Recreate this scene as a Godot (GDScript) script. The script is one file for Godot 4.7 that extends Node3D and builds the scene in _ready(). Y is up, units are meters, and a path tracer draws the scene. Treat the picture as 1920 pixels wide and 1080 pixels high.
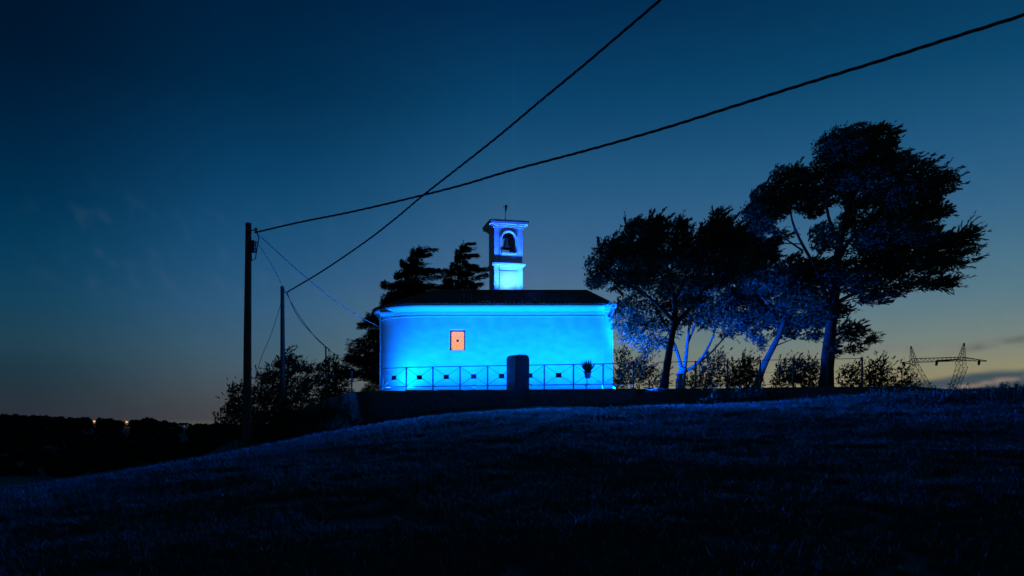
extends Node3D
# A floodlit chapel on a hilltop at dusk.  The camera stands at the origin, 1.6 m above the meadow, and looks along -Z.

const EYE := 1.6
const FOCAL := 1500.0          # for a picture 1920 wide
const TERRACE := 1.33          # height of the chapel's terrace above the eye
const BLUE := Color(0.0, 0.155, 1.0)

var rng := RandomNumberGenerator.new()
var taken := {}
var mats := {}
var noise := FastNoiseLite.new()
var gap_noise := FastNoiseLite.new()


func _ready() -> void:
	rng.seed = 7
	noise.seed = 3
	noise.frequency = 0.05
	gap_noise.seed = 11
	gap_noise.noise_type = FastNoiseLite.TYPE_SIMPLEX_SMOOTH
	gap_noise.frequency = 1.0
	make_camera()
	make_sky()
	make_materials()
	make_ground()
	make_chapel()
	make_bell_tower()
	make_retaining_wall()
	make_fences()
	make_terrace_things()
	make_floodlights()
	make_trees()
	make_bushes()
	make_poles_and_cables()
	make_pylon()
	make_far_things()
	make_grass()


# ------------------------------------------------------------------ camera, sky, light

func make_camera() -> void:
	var cam := Camera3D.new()
	cam.name = "camera"
	cam.keep_aspect = Camera3D.KEEP_HEIGHT
	cam.set_frustum(0.1 * 1080.0 / FOCAL, Vector2(0, 0.1 * 250.0 / FOCAL), 0.1, 6000.0)
	cam.position = Vector3(0, EYE, 0)
	add_child(cam)
	cam.current = true


func sky_color(az: float, el: float) -> Vector3:
	# dusk: pale and warm low down towards the place where the sun went (40 degrees right of the view), deep blue away from it
	var delta := absf(wrapf(az - 40.0, -180.0, 180.0))
	var els := [0.0, 1.5, 3.0, 5.0, 7.5, 10.0, 13.0, 17.0, 22.0, 28.0, 45.0, 90.0]
	var cols := [
		[8.0, [[150, 134, 104], [150, 136, 104], [146, 138, 106], [118, 130, 122], [92, 122, 134], [74, 114, 136], [54, 101, 136], [34, 88, 127], [11, 68, 106], [2, 50, 82], [1, 36, 68], [1, 30, 60]]],
		[40.0, [[120, 118, 104], [122, 122, 106], [120, 126, 112], [104, 124, 124], [88, 116, 138], [70, 107, 143], [54, 98, 138], [33, 85, 125], [10, 65, 104], [1, 41, 78], [1, 30, 62], [1, 30, 60]]],
		[58.0, [[70, 70, 74], [74, 78, 84], [72, 88, 100], [62, 92, 112], [51, 91, 124], [38, 85, 124], [23, 76, 116], [8, 61, 99], [0, 42, 74], [0, 30, 60], [1, 28, 58], [1, 30, 60]]],
		[72.0, [[42, 48, 58], [38, 50, 60], [30, 54, 68], [31, 64, 82], [19, 64, 90], [8, 59, 89], [0, 49, 80], [0, 36, 66], [0, 23, 48], [0, 17, 40], [1, 24, 52], [1, 30, 60]]],
		[180.0, [[34, 42, 56], [30, 44, 58], [26, 46, 60], [20, 48, 66], [12, 48, 70], [8, 46, 70], [4, 40, 66], [3, 36, 66], [2, 32, 62], [1, 30, 60], [1, 29, 60], [1, 30, 60]]],
	]
	var j := 0
	while j < els.size() - 2 and el > els[j + 1]:
		j += 1
	var v := clampf((el - els[j]) / (els[j + 1] - els[j]), 0, 1)
	var i := 0
	while i < cols.size() - 2 and delta > cols[i + 1][0]:
		i += 1
	var u := clampf((delta - cols[i][0]) / (cols[i + 1][0] - cols[i][0]), 0, 1)
	u = u * u * (3 - 2 * u) * 0.5 + u * 0.5
	var q := func(a: Array) -> Vector3: return Vector3(a[0], a[1], a[2])
	var lo: Vector3 = q.call(cols[i][1][j]).lerp(q.call(cols[i + 1][1][j]), u)
	var hi: Vector3 = q.call(cols[i][1][j + 1]).lerp(q.call(cols[i + 1][1][j + 1]), u)
	var c := Color8(0, 0, 0)
	var m := lo.lerp(hi, v) / 255.0
	c = Color(m.x, m.y, m.z).srgb_to_linear()
	return Vector3(c.r, c.g, c.b)


func make_sky() -> void:
	var w := 256
	var h := 128
	var im := Image.create_empty(w, h, false, Image.FORMAT_RGBF)
	for y in h:
		var el := 90.0 - (y + 0.5) / h * 180.0
		for x in w:
			var az := (x + 0.5) / w * 360.0 - 180.0
			var c := sky_color(az, maxf(el, 0.0))
			im.set_pixel(x, y, Color(c.x, c.y, c.z))
	# image column 0 is straight ahead in Godot, so shift by half a turn
	var rolled := Image.create_empty(w, h, false, Image.FORMAT_RGBF)
	rolled.blit_rect(im, Rect2i(w / 2, 0, w / 2, h), Vector2i(0, 0))
	rolled.blit_rect(im, Rect2i(0, 0, w / 2, h), Vector2i(w / 2, 0))
	var W := 2048
	var H := 1024
	rolled.resize(W, H, Image.INTERPOLATE_CUBIC)
	# clouds: a low bank with bright gaps towards the afterglow, faint wisps elsewhere
	var cn := FastNoiseLite.new()
	cn.seed = 21
	cn.frequency = 0.035
	cn.fractal_octaves = 5
	var pp := FOCAL * PI / 180.0
	for y in range(int(H * 0.25), H / 2 + 2):
		var el := 90.0 - (y + 0.5) / H * 180.0
		for x in W:
			var az := (x + 0.5) / W * 360.0
			if az > 180.0:
				az -= 360.0
			var c := rolled.get_pixel(x, y)
			var n := cn.get_noise_2d(az * 6.0, el * 26.0)
			var n2 := cn.get_noise_2d(az * 9.0 + 300.0, el * 60.0)
			var n3 := cn.get_noise_2d(az * 14.0 + 900.0, el * 14.0 + az * 8.0)
			var side := smoothstep(55.0, 8.0, absf(az - 42.0))
			# the bank: its top edge slopes gently, with a thin rosy gap below
			var top := 2.62 + (az - 27.0) * 0.088 + n * 0.22 - smoothstep(27.0, 24.5, az) * 0.5
			var bank := smoothstep(top + 0.16, top - 0.10, el) * side
			var gap_mid := 2.05 + (az - 29.2) * 0.19 + n2 * 0.12
			var gap := smoothstep(0.2, 0.05, absf(el - gap_mid)) * smoothstep(-0.3, 0.1, n2 + 0.12)
			var cloud := Color(0.034, 0.066, 0.095)
			var glow := Color(0.36, 0.25, 0.19)
			c = c.lerp(cloud, bank * 0.95)
			c = c.lerp(glow, bank * gap * 0.75)
			# a grey smear right of the pylon
			var streak := smoothstep(0.36, 0.0, absf(el - 4.55 - (az - 30.0) * 0.19)) * smoothstep(27.5, 30.5, az) * smoothstep(46.0, 34.0, az) * (0.55 + n2 * 1.3)
			c = c.lerp(Color(0.10, 0.115, 0.105), clampf(streak, 0, 0.8))
			# faint wisps to the left, and thin veils all over
			var wisp := smoothstep(0.12, 0.55, n3) * smoothstep(15.5, 12.5, el) * smoothstep(7.0, 9.5, el) * smoothstep(-33.0, -27.0, az) * smoothstep(-9.0, -16.0, az)
			c = c.lerp(Color(0.065, 0.10, 0.15), wisp * 0.13)
			c = c * (1.0 + n3 * 0.03)
			rolled.set_pixel(x, y, c)
	var sky := Sky.new()
	var pm := PanoramaSkyMaterial.new()
	pm.panorama = ImageTexture.create_from_image(rolled)
	sky.sky_material = pm
	var env := Environment.new()
	env.background_mode = Environment.BG_SKY
	env.sky = sky
	env.background_energy_multiplier = 1.0
	env.tonemap_mode = Environment.TONE_MAPPER_LINEAR
	env.tonemap_exposure = 1.0
	env.sdfgi_enabled = true
	env.ssao_enabled = true
	env.ssil_enabled = true
	var we := WorldEnvironment.new()
	we.name = "world"
	we.environment = env
	add_child(we)
	# the last of the afterglow, from where the sun went down
	var sun := DirectionalLight3D.new()
	sun.name = "sun"
	sun.light_energy = 0.006
	sun.light_angular_distance = 20.0
	sun.light_color = Color(1.0, 0.86, 0.7)
	sun.shadow_enabled = true
	sun.rotation_degrees = Vector3(-3, 180.0 - 40.0, 0)
	add_child(sun)


# ------------------------------------------------------------------ helpers

func pt(px: float, py: float, d: float) -> Vector3:
	return Vector3((px - 960.0) / FOCAL * d, EYE + (790.0 - py) / FOCAL * d, -d)


func numbered(called: String) -> String:
	if not taken.has(called):
		taken[called] = 0
		return called
	taken[called] += 1
	return "%s_%03d" % [called, taken[called]]


func thing(called: String, label: String, category: String, at := Vector3.ZERO, group := "") -> Node3D:
	var o := Node3D.new()
	o.name = numbered(called)
	o.position = at
	add_child(o)
	o.set_meta("label", label)
	o.set_meta("category", category)
	if group:
		o.set_meta("group", group)
	return o


func part(called: String, mesh: Mesh, m: Material, parent: Node, stuff := false) -> MeshInstance3D:
	var o := MeshInstance3D.new()
	o.name = called
	o.mesh = mesh
	o.material_override = m
	parent.add_child(o, true)
	if stuff:
		o.set_meta("kind", "stuff")
	return o


func structure(called: String, mesh: Mesh, m: Material, kind := "structure") -> MeshInstance3D:
	var o := part(called, mesh, m, self)
	o.set_meta("kind", kind)
	return o


func mat(called: String, c: Color, rough := 0.9, metal := 0.0) -> StandardMaterial3D:
	var m := StandardMaterial3D.new()
	m.resource_name = called
	m.albedo_color = c.linear_to_srgb()
	m.roughness = rough
	m.metallic = metal
	m.cull_mode = BaseMaterial3D.CULL_DISABLED
	mats[called] = m
	return m


func noise_tex(sd: int, freq: float, lo: Color, hi: Color, octaves := 4, size := 512) -> Texture2D:
	var t := NoiseTexture2D.new()
	var n := FastNoiseLite.new()
	n.seed = sd
	n.frequency = freq
	n.fractal_octaves = octaves
	t.noise = n
	t.width = size
	t.height = size
	t.seamless = true
	var g := Gradient.new()
	g.set_color(0, lo.linear_to_srgb())
	g.set_color(1, hi.linear_to_srgb())
	t.color_ramp = g
	return t


func bump_tex(sd: int, freq: float, strength: float, octaves := 4, size := 512) -> Texture2D:
	var t := NoiseTexture2D.new()
	var n := FastNoiseLite.new()
	n.seed = sd
	n.frequency = freq
	n.fractal_octaves = octaves
	t.noise = n
	t.width = size
	t.height = size
	t.seamless = true
	t.as_normal_map = true
	t.bump_strength = strength
	return t


func textured(called: String, lo: Color, hi: Color, rough: float, freq: float, metres: float, bump := 0.0, squash := 1.0) -> StandardMaterial3D:
	var m := mat(called, Color.WHITE, rough)
	m.albedo_color = Color.WHITE
	m.albedo_texture = noise_tex(called.hash() % 1000, freq, lo, hi)
	m.uv1_triplanar = true
	m.uv1_world_triplanar = true
	m.uv1_scale = Vector3(1.0 / metres, squash / metres, 1.0 / metres)
	if bump > 0.0:
		m.normal_enabled = true
		m.normal_texture = bump_tex(called.hash() % 777, freq * 1.5, 6.0)
		m.normal_scale = bump
	return m


func make_materials() -> void:
	textured("plaster", Color(0.60, 0.60, 0.60), Color(0.80, 0.80, 0.79), 0.9, 0.008, 3.7, 0.22, 1.7)
	textured("tower_plaster", Color(0.55, 0.55, 0.54), Color(0.80, 0.79, 0.77), 0.9, 0.02, 1.6, 0.3)
	textured("pale_panel", Color(0.62, 0.36, 0.60), Color(0.80, 0.46, 0.78), 0.9, 0.01, 1.2, 0.15)
	mat("moulding", Color(0.78, 0.78, 0.77), 0.85)
	textured("roof_tile", Color(0.09, 0.05, 0.035), Color(0.26, 0.14, 0.09), 0.85, 0.03, 1.5)
	textured("concrete", Color(0.10, 0.10, 0.095), Color(0.24, 0.24, 0.23), 0.95, 0.015, 2.0, 0.4)
	mat("iron", Color(0.03, 0.032, 0.036), 0.55, 0.3)
	mat("reveal_shade", Color(0.006, 0.005, 0.006), 0.7)
	mat("fence_paint", Color(0.06, 0.065, 0.075), 0.5, 0.2)
	textured("pole_wood", Color(0.05, 0.038, 0.028), Color(0.15, 0.115, 0.085), 0.9, 0.03, 0.5, 0.4, 0.15)
	textured("bark", Color(0.05, 0.042, 0.034), Color(0.19, 0.16, 0.13), 0.95, 0.035, 0.5, 0.8, 0.5)
	textured("dark_bark", Color(0.018, 0.016, 0.014), Color(0.07, 0.06, 0.05), 0.95, 0.035, 0.5, 0.8, 0.5)
	textured("pale_bark", Color(0.10, 0.095, 0.085), Color(0.22, 0.21, 0.19), 0.9, 0.03, 0.5, 0.6, 0.6)
	mat("cable", Color(0.012, 0.012, 0.014), 0.6)
	mat("pale_cable", Color(0.25, 0.25, 0.26), 0.6)
	mat("steel", Color(0.16, 0.17, 0.17), 0.5, 0.6)
	mat("bronze", Color(0.14, 0.09, 0.045), 0.4, 0.8)
	mat("cabinet_paint", Color(0.085, 0.09, 0.10), 0.55)
	mat("lamp_housing", Color(0.03, 0.03, 0.035), 0.5, 0.3)
	mat("terracotta", Color(0.08, 0.045, 0.03), 0.85)
	mat("bin_metal", Color(0.30, 0.31, 0.32), 0.5, 0.2)
	mat("porcelain", Color(0.35, 0.36, 0.36), 0.3)
	textured("ground", Color(0.065, 0.065, 0.055), Color(0.15, 0.14, 0.12), 1.0, 0.02, 6.0)
	for spec in [["leaf", 0.9], ["needle", 0.9], ["grass", 0.95], ["bush_leaf", 0.9]]:
		var m := mat(spec[0], Color.WHITE, spec[1])
		m.vertex_color_use_as_albedo = true
		m.metallic_specular = 0.3
		m.backlight_enabled = true
		m.backlight = Color(0.5, 0.55, 0.45)
	var glow := mat("window_glow", Color(0.05, 0.045, 0.03), 0.5)
	glow.emission_enabled = true
	glow.emission = Color(1.0, 0.40, 0.16).linear_to_srgb()
	glow.emission_energy_multiplier = 1.15
	var lamp := mat("blue_glow", Color(0.1, 0.1, 0.1), 0.4)
	lamp.emission_enabled = true
	lamp.emission = Color(0.0, 0.36, 1.0).linear_to_srgb()
	lamp.emission_energy_multiplier = 0.9
	var street := mat("street_glow", Color(0.3, 0.3, 0.3), 0.4)
	street.emission_enabled = true
	street.emission = Color(1.0, 0.3, 0.06).linear_to_srgb()
	street.emission_energy_multiplier = 0.9
	var pale := mat("house_glow", Color(0.3, 0.3, 0.3), 0.4)
	pale.emission_enabled = true
	pale.emission = Color(0.8, 0.7, 0.5).linear_to_srgb()
	pale.emission_energy_multiplier = 0.12


func new_st() -> SurfaceTool:
	var st := SurfaceTool.new()
	st.begin(Mesh.PRIMITIVE_TRIANGLES)
	st.set_smooth_group(-1)
	return st


func done(st: SurfaceTool) -> ArrayMesh:
	st.generate_normals()
	return st.commit()


func quad(st: SurfaceTool, a: Vector3, b: Vector3, c: Vector3, d: Vector3) -> void:
	for p in [a, b, c, a, c, d]:
		st.add_vertex(p)


func box(st: SurfaceTool, lo: Vector3, hi: Vector3, t := Transform3D()) -> void:
	var p := func(x: int, y: int, z: int) -> Vector3:
		return t * Vector3(hi.x if x else lo.x, hi.y if y else lo.y, hi.z if z else lo.z)
	quad(st, p.call(0, 0, 1), p.call(0, 1, 1), p.call(1, 1, 1), p.call(1, 0, 1))
	quad(st, p.call(1, 0, 0), p.call(1, 1, 0), p.call(0, 1, 0), p.call(0, 0, 0))
	quad(st, p.call(1, 0, 1), p.call(1, 1, 1), p.call(1, 1, 0), p.call(1, 0, 0))
	quad(st, p.call(0, 0, 0), p.call(0, 1, 0), p.call(0, 1, 1), p.call(0, 0, 1))
	quad(st, p.call(0, 1, 1), p.call(0, 1, 0), p.call(1, 1, 0), p.call(1, 1, 1))
	quad(st, p.call(0, 0, 0), p.call(0, 0, 1), p.call(1, 0, 1), p.call(1, 0, 0))


func box_mesh(lo: Vector3, hi: Vector3, t := Transform3D()) -> ArrayMesh:
	var st := new_st()
	box(st, lo, hi, t)
	return done(st)


# a round bar or limb along points, with a radius at each
func tube(st: SurfaceTool, pts: Array, radii: Array, sides := 8, caps := true) -> void:
	st.set_smooth_group(1)
	var rings: Array = []
	var side := Vector3.RIGHT
	for i in pts.size():
		var dir: Vector3 = (pts[mini(i + 1, pts.size() - 1)] - pts[maxi(i - 1, 0)]).normalized()
		if absf(dir.dot(side)) > 0.95:
			side = Vector3.FORWARD if absf(dir.z) < 0.9 else Vector3.UP
		side = (side - dir * side.dot(dir)).normalized()
		var up := dir.cross(side)
		var ring: Array = []
		for k in sides:
			var a := TAU * k / sides
			ring.append(pts[i] + (side * cos(a) + up * sin(a)) * radii[i])
		rings.append(ring)
	for i in pts.size() - 1:
		for k in sides:
			var n := (k + 1) % sides
			quad(st, rings[i][k], rings[i + 1][k], rings[i + 1][n], rings[i][n])
	if caps:
		st.set_smooth_group(-1)
		for k in range(1, sides - 1):
			for p in [rings[0][0], rings[0][k], rings[0][k + 1]]:
				st.add_vertex(p)
			var l: Array = rings[-1]
			for p in [l[0], l[k + 1], l[k]]:
				st.add_vertex(p)
	st.set_smooth_group(-1)


func tube_mesh(pts: Array, radii: Array, sides := 8) -> ArrayMesh:
	var st := new_st()
	tube(st, pts, radii, sides)
	return done(st)


func bar(a: Vector3, b: Vector3, r: float, sides := 6) -> ArrayMesh:
	return tube_mesh([a, b], [r, r], sides)


func lathe(profile: Array, sides := 20) -> ArrayMesh:   # [[radius, height], ...] upwards
	var st := new_st()
	st.set_smooth_group(1)
	for i in profile.size() - 1:
		for k in sides:
			var a := TAU * k / sides
			var b := TAU * (k + 1) / sides
			var p := func(r: Array, t: float) -> Vector3: return Vector3(cos(t) * r[0], r[1], sin(t) * r[0])
			quad(st, p.call(profile[i], a), p.call(profile[i + 1], a), p.call(profile[i + 1], b), p.call(profile[i], b))
	return done(st)


func arrays(v: PackedVector3Array, c := PackedColorArray()) -> ArrayMesh:
	var a := []
	a.resize(Mesh.ARRAY_MAX)
	a[Mesh.ARRAY_VERTEX] = v
	if c.size():
		a[Mesh.ARRAY_COLOR] = c
	var m := ArrayMesh.new()
	if v.size():
		m.add_surface_from_arrays(Mesh.PRIMITIVE_TRIANGLES, a)
	return m


# ------------------------------------------------------------------ ground

func table(t: Array, x: float) -> float:
	if x <= t[0][0]:
		return t[0][1]
	for i in t.size() - 1:
		if x <= t[i + 1][0]:
			var u: float = (x - t[i][0]) / (t[i + 1][0] - t[i][0])
			return lerpf(t[i][1], t[i + 1][1], u)
	return t[-1][1]


func shear(x: float) -> float:
	return -(clampf(x, -12.0, 20.0) + 5.7) * 0.2577


func fence_depth(x: float) -> float:
	return 36.0 + shear(x)


const BROW := [[-400, -26.0], [-60, -17.0], [-40, -10.5], [-25, -6.4], [-16.6, -3.2], [-15.2, -2.65], [-12.4, -1.75], [-8.3, -1.0], [-6.1, -0.45], [-2.9, 0.0], [0, 0.24], [3.9, 0.31], [8.3, 0.52], [10.1, 0.64], [13.5, 0.88], [16.6, 1.02], [22, 1.05], [40, 0.2], [80, -6.0], [400, -24.0]]


func brow(x: float) -> float:
	return (table(BROW, x - 1.2) + table(BROW, x) * 2.0 + table(BROW, x + 1.2)) / 4.0


func ground_height(x: float, d: float) -> float:   # relative to the eye
	var v := d - shear(x)
	# the meadow, rising from the camera to its brow about 26 m away
	var p := brow(x)
	var t := clampf(d / 26.0, -1.5, 1.35)
	var rise := signf(t) * pow(absf(t), 0.9)
	var y := -EYE + (p + EYE) * minf(rise, 1.0)
	if t < 0.0:
		y = -EYE + t * 0.6
	if d > 26.0:
		y = p + (d - 26.0) * 0.03 * smoothstep(-8.0, -3.0, x) * smoothstep(9.0, 4.0, x) - maxf(0.0, d - 26.0) * 0.07 * smoothstep(-7.0, -14.0, x)
	# the chapel's mound
	var top := TERRACE - 0.28 * maxf(0.0, -7.0 - x) - 0.02 * maxf(0.0, -7.0 - x) * maxf(0.0, -7.0 - x)
	var w_mid := smoothstep(35.55, 35.66, v)
	var w_left := smoothstep(28.5, 35.0, v)
	var w_right := smoothstep(34.5, 35.6, v)
	var w := lerpf(w_left, w_mid, smoothstep(-6.9, -6.3, x))
	w = lerpf(w, w_right, smoothstep(4.6, 5.6, x))
	w *= smoothstep(18.5, 14.6, x)
	y = lerpf(y, maxf(top, y), w)
	# behind the hilltop the ground falls to the valley
	var fall := smoothstep(46.0, 150.0, d)
	y = lerpf(y, -24.0, fall)
	if absf(x) > 60.0:
		y = lerpf(y, minf(y, -24.0), smoothstep(60.0, 160.0, absf(x)))
	# far ridge to the left
	var r := sqrt(x * x + d * d)
	if r > 300.0 and d > 0.0:
		var sx := x / d * FOCAL + 960.0
		var crest := table([[-2500, 6.0], [-600, 2.0], [0, 7.5], [120, 4.5], [200, 1.5], [235, -0.5], [275, 3.5], [330, -5.0], [420, -7.5], [900, -10.0], [1400, -13.0], [3500, -12.0]], sx) * 0.62 - 5.0
		crest += noise.get_noise_1d(sx * 0.3) * 1.0
		var hill := smoothstep(330.0, 880.0, r) * (1.0 - 0.7 * smoothstep(980.0, 1700.0, r))
		y = lerpf(y, crest, hill) if r < 980.0 else lerpf(-24.0, crest, hill)
	# small unevenness of a mown meadow
	var near := smoothstep(70.0, 30.0, r)
	y += near * (noise.get_noise_2d(x * 5.0, d * 5.0) * 0.05 + noise.get_noise_2d(x * 40.0, d * 40.0) * 0.015) * (1.0 - 0.7 * w)
	return y


func on_ground(x: float, d: float) -> Vector3:
	return Vector3(x, EYE + ground_height(x, d), -d)


func make_ground() -> void:
	var xs: Array = []
	var x := 0.0
	var step := 0.5
	while x < 3500.0:
		xs.append(x)
		if x >= 22.0:
			step *= 1.16
		x += step
	var cols: Array = []
	for i in range(xs.size() - 1, 0, -1):
		cols.append(-xs[i])
	cols.append_array(xs)
	var rows: Array = []
	var v := -12.0
	while v < 35.5:
		rows.append(v)
		v += 0.45
	rows.append_array([35.55, 35.6, 35.66])
	v = 36.1
	step = 0.5
	while v < 3600.0:
		rows.append(v)
		if v > 50.0:
			step *= 1.11
		v += step
	var verts := PackedVector3Array()
	for rv in rows:
		var k := smoothstep(8.0, 25.0, rv) * smoothstep(90.0, 50.0, rv)
		for cx in cols:
			var d: float = rv + shear(cx) * k
			verts.append(on_ground(cx, d))
	var nc := cols.size()
	var index := PackedInt32Array()
	for j in rows.size() - 1:
		for i in nc - 1:
			var a := j * nc + i
			index.append_array([a, a + nc, a + nc + 1, a, a + nc + 1, a + 1])
	var st := SurfaceTool.new()
	st.begin(Mesh.PRIMITIVE_TRIANGLES)
	st.set_smooth_group(1)
	for q in verts:
		st.add_vertex(q)
	for n in index:
		st.add_index(n)
	st.generate_normals()
	structure("ground", st.commit(), mats.ground)


# ------------------------------------------------------------------ chapel

const CX0 := -4.1      # where the straight wall meets the apse
const CX1 := 4.68      # right-hand end
const CF := 37.5       # depth of the front wall
const CB := 42.5
const CM := 40.0
const CR := 2.5
const EAVE := 5.36     # relative to the eye


func chapel_path(out: float) -> Array:   # the outline pushed outwards by out, from the front right corner round the apse to the back right corner
	var a: Array = []
	for i in 9:
		a.append(Vector2(lerpf(CX1, CX0, i / 8.0), CF - out))
	for i in range(1, 33):
		var t := PI * i / 32.0
		a.append(Vector2(CX0 - sin(t) * (CR + out), CM - cos(t) * (CR + out)))
	a.append(Vector2(CX1, CB + out))
	return a


func sweep(profile: Array, x1 := CX1) -> ArrayMesh:   # profile: [outwards, height above the eye], swept along the outline
	var st := new_st()
	st.set_smooth_group(-1)
	for i in profile.size() - 1:
		st.set_smooth_group(i + 1)
		var a := chapel_path(profile[i][0])
		var b := chapel_path(profile[i + 1][0])
		for k in a.size() - 1:
			var p := func(q: Vector2, y: float) -> Vector3: return Vector3(minf(q.x, x1), EYE + y, -q.y)
			quad(st, p.call(a[k + 1], profile[i][1]), p.call(b[k + 1], profile[i + 1][1]), p.call(b[k], profile[i + 1][1]), p.call(a[k], profile[i][1]))
	return done(st)


# barrel tiles: at(u, v) gives a point for u across 0..1 and v up the slope 0..1
func tiles(at: Callable, across: int, courses: int, high: float) -> ArrayMesh:
	var st := new_st()
	var seg := 6
	for c in courses:
		var v0 := float(c) / courses
		var v1 := minf(float(c + 1) / courses + 0.03, 1.0)
		for r in across:
			var jitter := rng.randf_range(-0.012, 0.012)
			var row: Array = []
			for s in seg + 1:
				var f := float(s) / seg
				var u := (r + f) / across
				var wave := absf(sin(PI * (f + 0.0)))
				row.append([u, wave * high])
			st.set_smooth_group(r * 40 + c + 2)
			for s in seg:
				var p := func(e: Array, v: float, lift: float) -> Vector3: return at.call(e[0], v) + Vector3.UP * (e[1] + lift + jitter)
				quad(st, p.call(row[s], v0, 0.035), p.call(row[s], v1, 0.0), p.call(row[s + 1], v1, 0.0), p.call(row[s + 1], v0, 0.035))
				st.set_smooth_group(-1)
				quad(st, p.call(row[s], v0, -0.02), p.call(row[s], v0, 0.035), p.call(row[s + 1], v0, 0.035), p.call(row[s + 1], v0, -0.02))
				st.set_smooth_group(r * 40 + c + 2)
	return done(st)


func make_chapel() -> void:
	var o := thing("chapel", "small white chapel with rounded left end, lit bright blue on the terrace", "chapel")
	var base := TERRACE - 0.5
	# front wall with its window opening
	var wx0 := pt(843, 0, CF).x
	var wx1 := pt(872, 0, CF).x
	var wy0 := (790.0 - 658.0) / FOCAL * CF
	var wy1 := (790.0 - 618.0) / FOCAL * CF
	var st := new_st()
	var z0 := -CF - 0.45
	var z1 := -CF
	box(st, Vector3(CX0, EYE + base, z0), Vector3(wx0, EYE + EAVE, z1))
	box(st, Vector3(wx1, EYE + base, z0), Vector3(CX1, EYE + EAVE, z1))
	box(st, Vector3(wx0, EYE + base, z0), Vector3(wx1, EYE + wy0, z1))
	box(st, Vector3(wx0, EYE + wy1, z0), Vector3(wx1, EYE + EAVE, z1))
	part("front_wall", done(st), mats.plaster, o)
	# rounded end
	st = new_st()
	st.set_smooth_group(1)
	for i in 36:
		var a := PI * i / 36.0
		var b := PI * (i + 1) / 36.0
		for s in [[CR, 1], [CR - 0.45, -1]]:
			var p := func(t: float, y: float) -> Vector3: return Vector3(CX0 - sin(t) * s[0], EYE + y, -CM + cos(t) * s[0])
			if s[1] > 0:
				quad(st, p.call(b, base), p.call(b, EAVE), p.call(a, EAVE), p.call(a, base))
			else:
				quad(st, p.call(a, base), p.call(a, EAVE), p.call(b, EAVE), p.call(b, base))
	part("apse_wall", done(st), mats.plaster, o)
	part("rear_wall", box_mesh(Vector3(CX0, EYE + base, -CB), Vector3(CX1, EYE + EAVE, -CB + 0.45)), mats.plaster, o)
	part("end_wall", box_mesh(Vector3(CX1 - 0.45, EYE + base, -CB + 0.45), Vector3(CX1 - 0.002, EYE + EAVE, -CF - 0.45)), mats.plaster, o)
	part("ceiling", box_mesh(Vector3(CX0 - CR + 0.3, EYE + EAVE - 0.3, -CB + 0.4), Vector3(CX1 - 0.3, EYE + EAVE - 0.2, -CF - 0.4)), mats.plaster, o)
	# base course, cornice in two steps
	part("plinth", sweep([[0.0, TERRACE + 0.22], [0.05, TERRACE + 0.20], [0.05, base]], CX1 - 0.02), mats.plaster, o)
	part("cornice", sweep([[0.0, EAVE - 0.34], [0.06, EAVE - 0.33], [0.07, EAVE - 0.22], [0.12, EAVE - 0.17], [0.20, EAVE - 0.08], [0.27, EAVE - 0.04], [0.28, EAVE + 0.03], [0.0, EAVE + 0.04]], CX1 - 0.36), mats.moulding, o)
	part("string_course", sweep([[0.0, EAVE - 0.47], [0.03, EAVE - 0.46], [0.03, EAVE - 0.42], [0.0, EAVE - 0.41]], CX1 - 0.36), mats.moulding, o)
	# corner pilaster with its stepped head
	part("pilaster", box_mesh(Vector3(CX1 - 0.34, EYE + base, -CF + 0.003), Vector3(CX1 + 0.04, EYE + EAVE - 0.22, -CF + 0.10)), mats.plaster, o)
	st = new_st()
	box(st, Vector3(CX1 - 0.37, EYE + EAVE - 0.22, -CB), Vector3(CX1 + 0.10, EYE + EAVE - 0.06, -CF + 0.16))
	box(st, Vector3(CX1 - 0.40, EYE + EAVE - 0.06, -CB), Vector3(CX1 + 0.18, EYE + EAVE + 0.12, -CF + 0.26))
	part("pilaster_head", done(st), mats.moulding, o)
	# roof: tiled slopes, a cone over the rounded end, a hip at the right
	var ev := EYE + EAVE + 0.05
	var ridge := EYE + 6.46
	var front_at := func(u: float, v: float) -> Vector3:
		return Vector3(lerpf(CX0, lerpf(CX1 - 0.16, 3.72, v), u), lerpf(ev, ridge, v), lerpf(-CF + 0.33, -CM, v))
	var back_at := func(u: float, v: float) -> Vector3:
		return Vector3(lerpf(lerpf(CX1 - 0.16, 3.72, v), CX0, u), lerpf(ev, ridge, v), lerpf(-CB - 0.33, -CM, v))
	var hip_at := func(u: float, v: float) -> Vector3:
		return Vector3(lerpf(CX1 - 0.16, 3.72, v), lerpf(ev, ridge, v), lerpf(lerpf(-CF + 0.33, -CB - 0.33, u), -CM, v))
	var cone_at := func(u: float, v: float) -> Vector3:
		var a := PI * (1.0 - u)
		var rr := (CR + 0.33) * (1.0 - v) + 0.02
		return Vector3(CX0 - sin(a) * rr, lerpf(ev, ridge, v), -CM + cos(a) * rr)
	part("roof_slope", tiles(front_at, 44, 9, 0.05), mats.roof_tile, o, true)
	part("roof_slope", tiles(back_at, 44, 9, 0.05), mats.roof_tile, o, true)
	part("roof_hip", tiles(hip_at, 26, 6, 0.05), mats.roof_tile, o, true)
	part("roof_cone", tiles(cone_at, 40, 9, 0.05), mats.roof_tile, o, true)
	var n := 20
	for i in n:
		var xa := lerpf(CX0, 3.75, float(i) / n)
		var xb := lerpf(CX0, 3.75, (i + 1.04) / n)
		part("ridge_tile", tube_mesh([Vector3(xa, ridge + 0.02, -CM), Vector3(xb, ridge + 0.035, -CM)], [0.10, 0.09], 8), mats.roof_tile, o)
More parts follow.
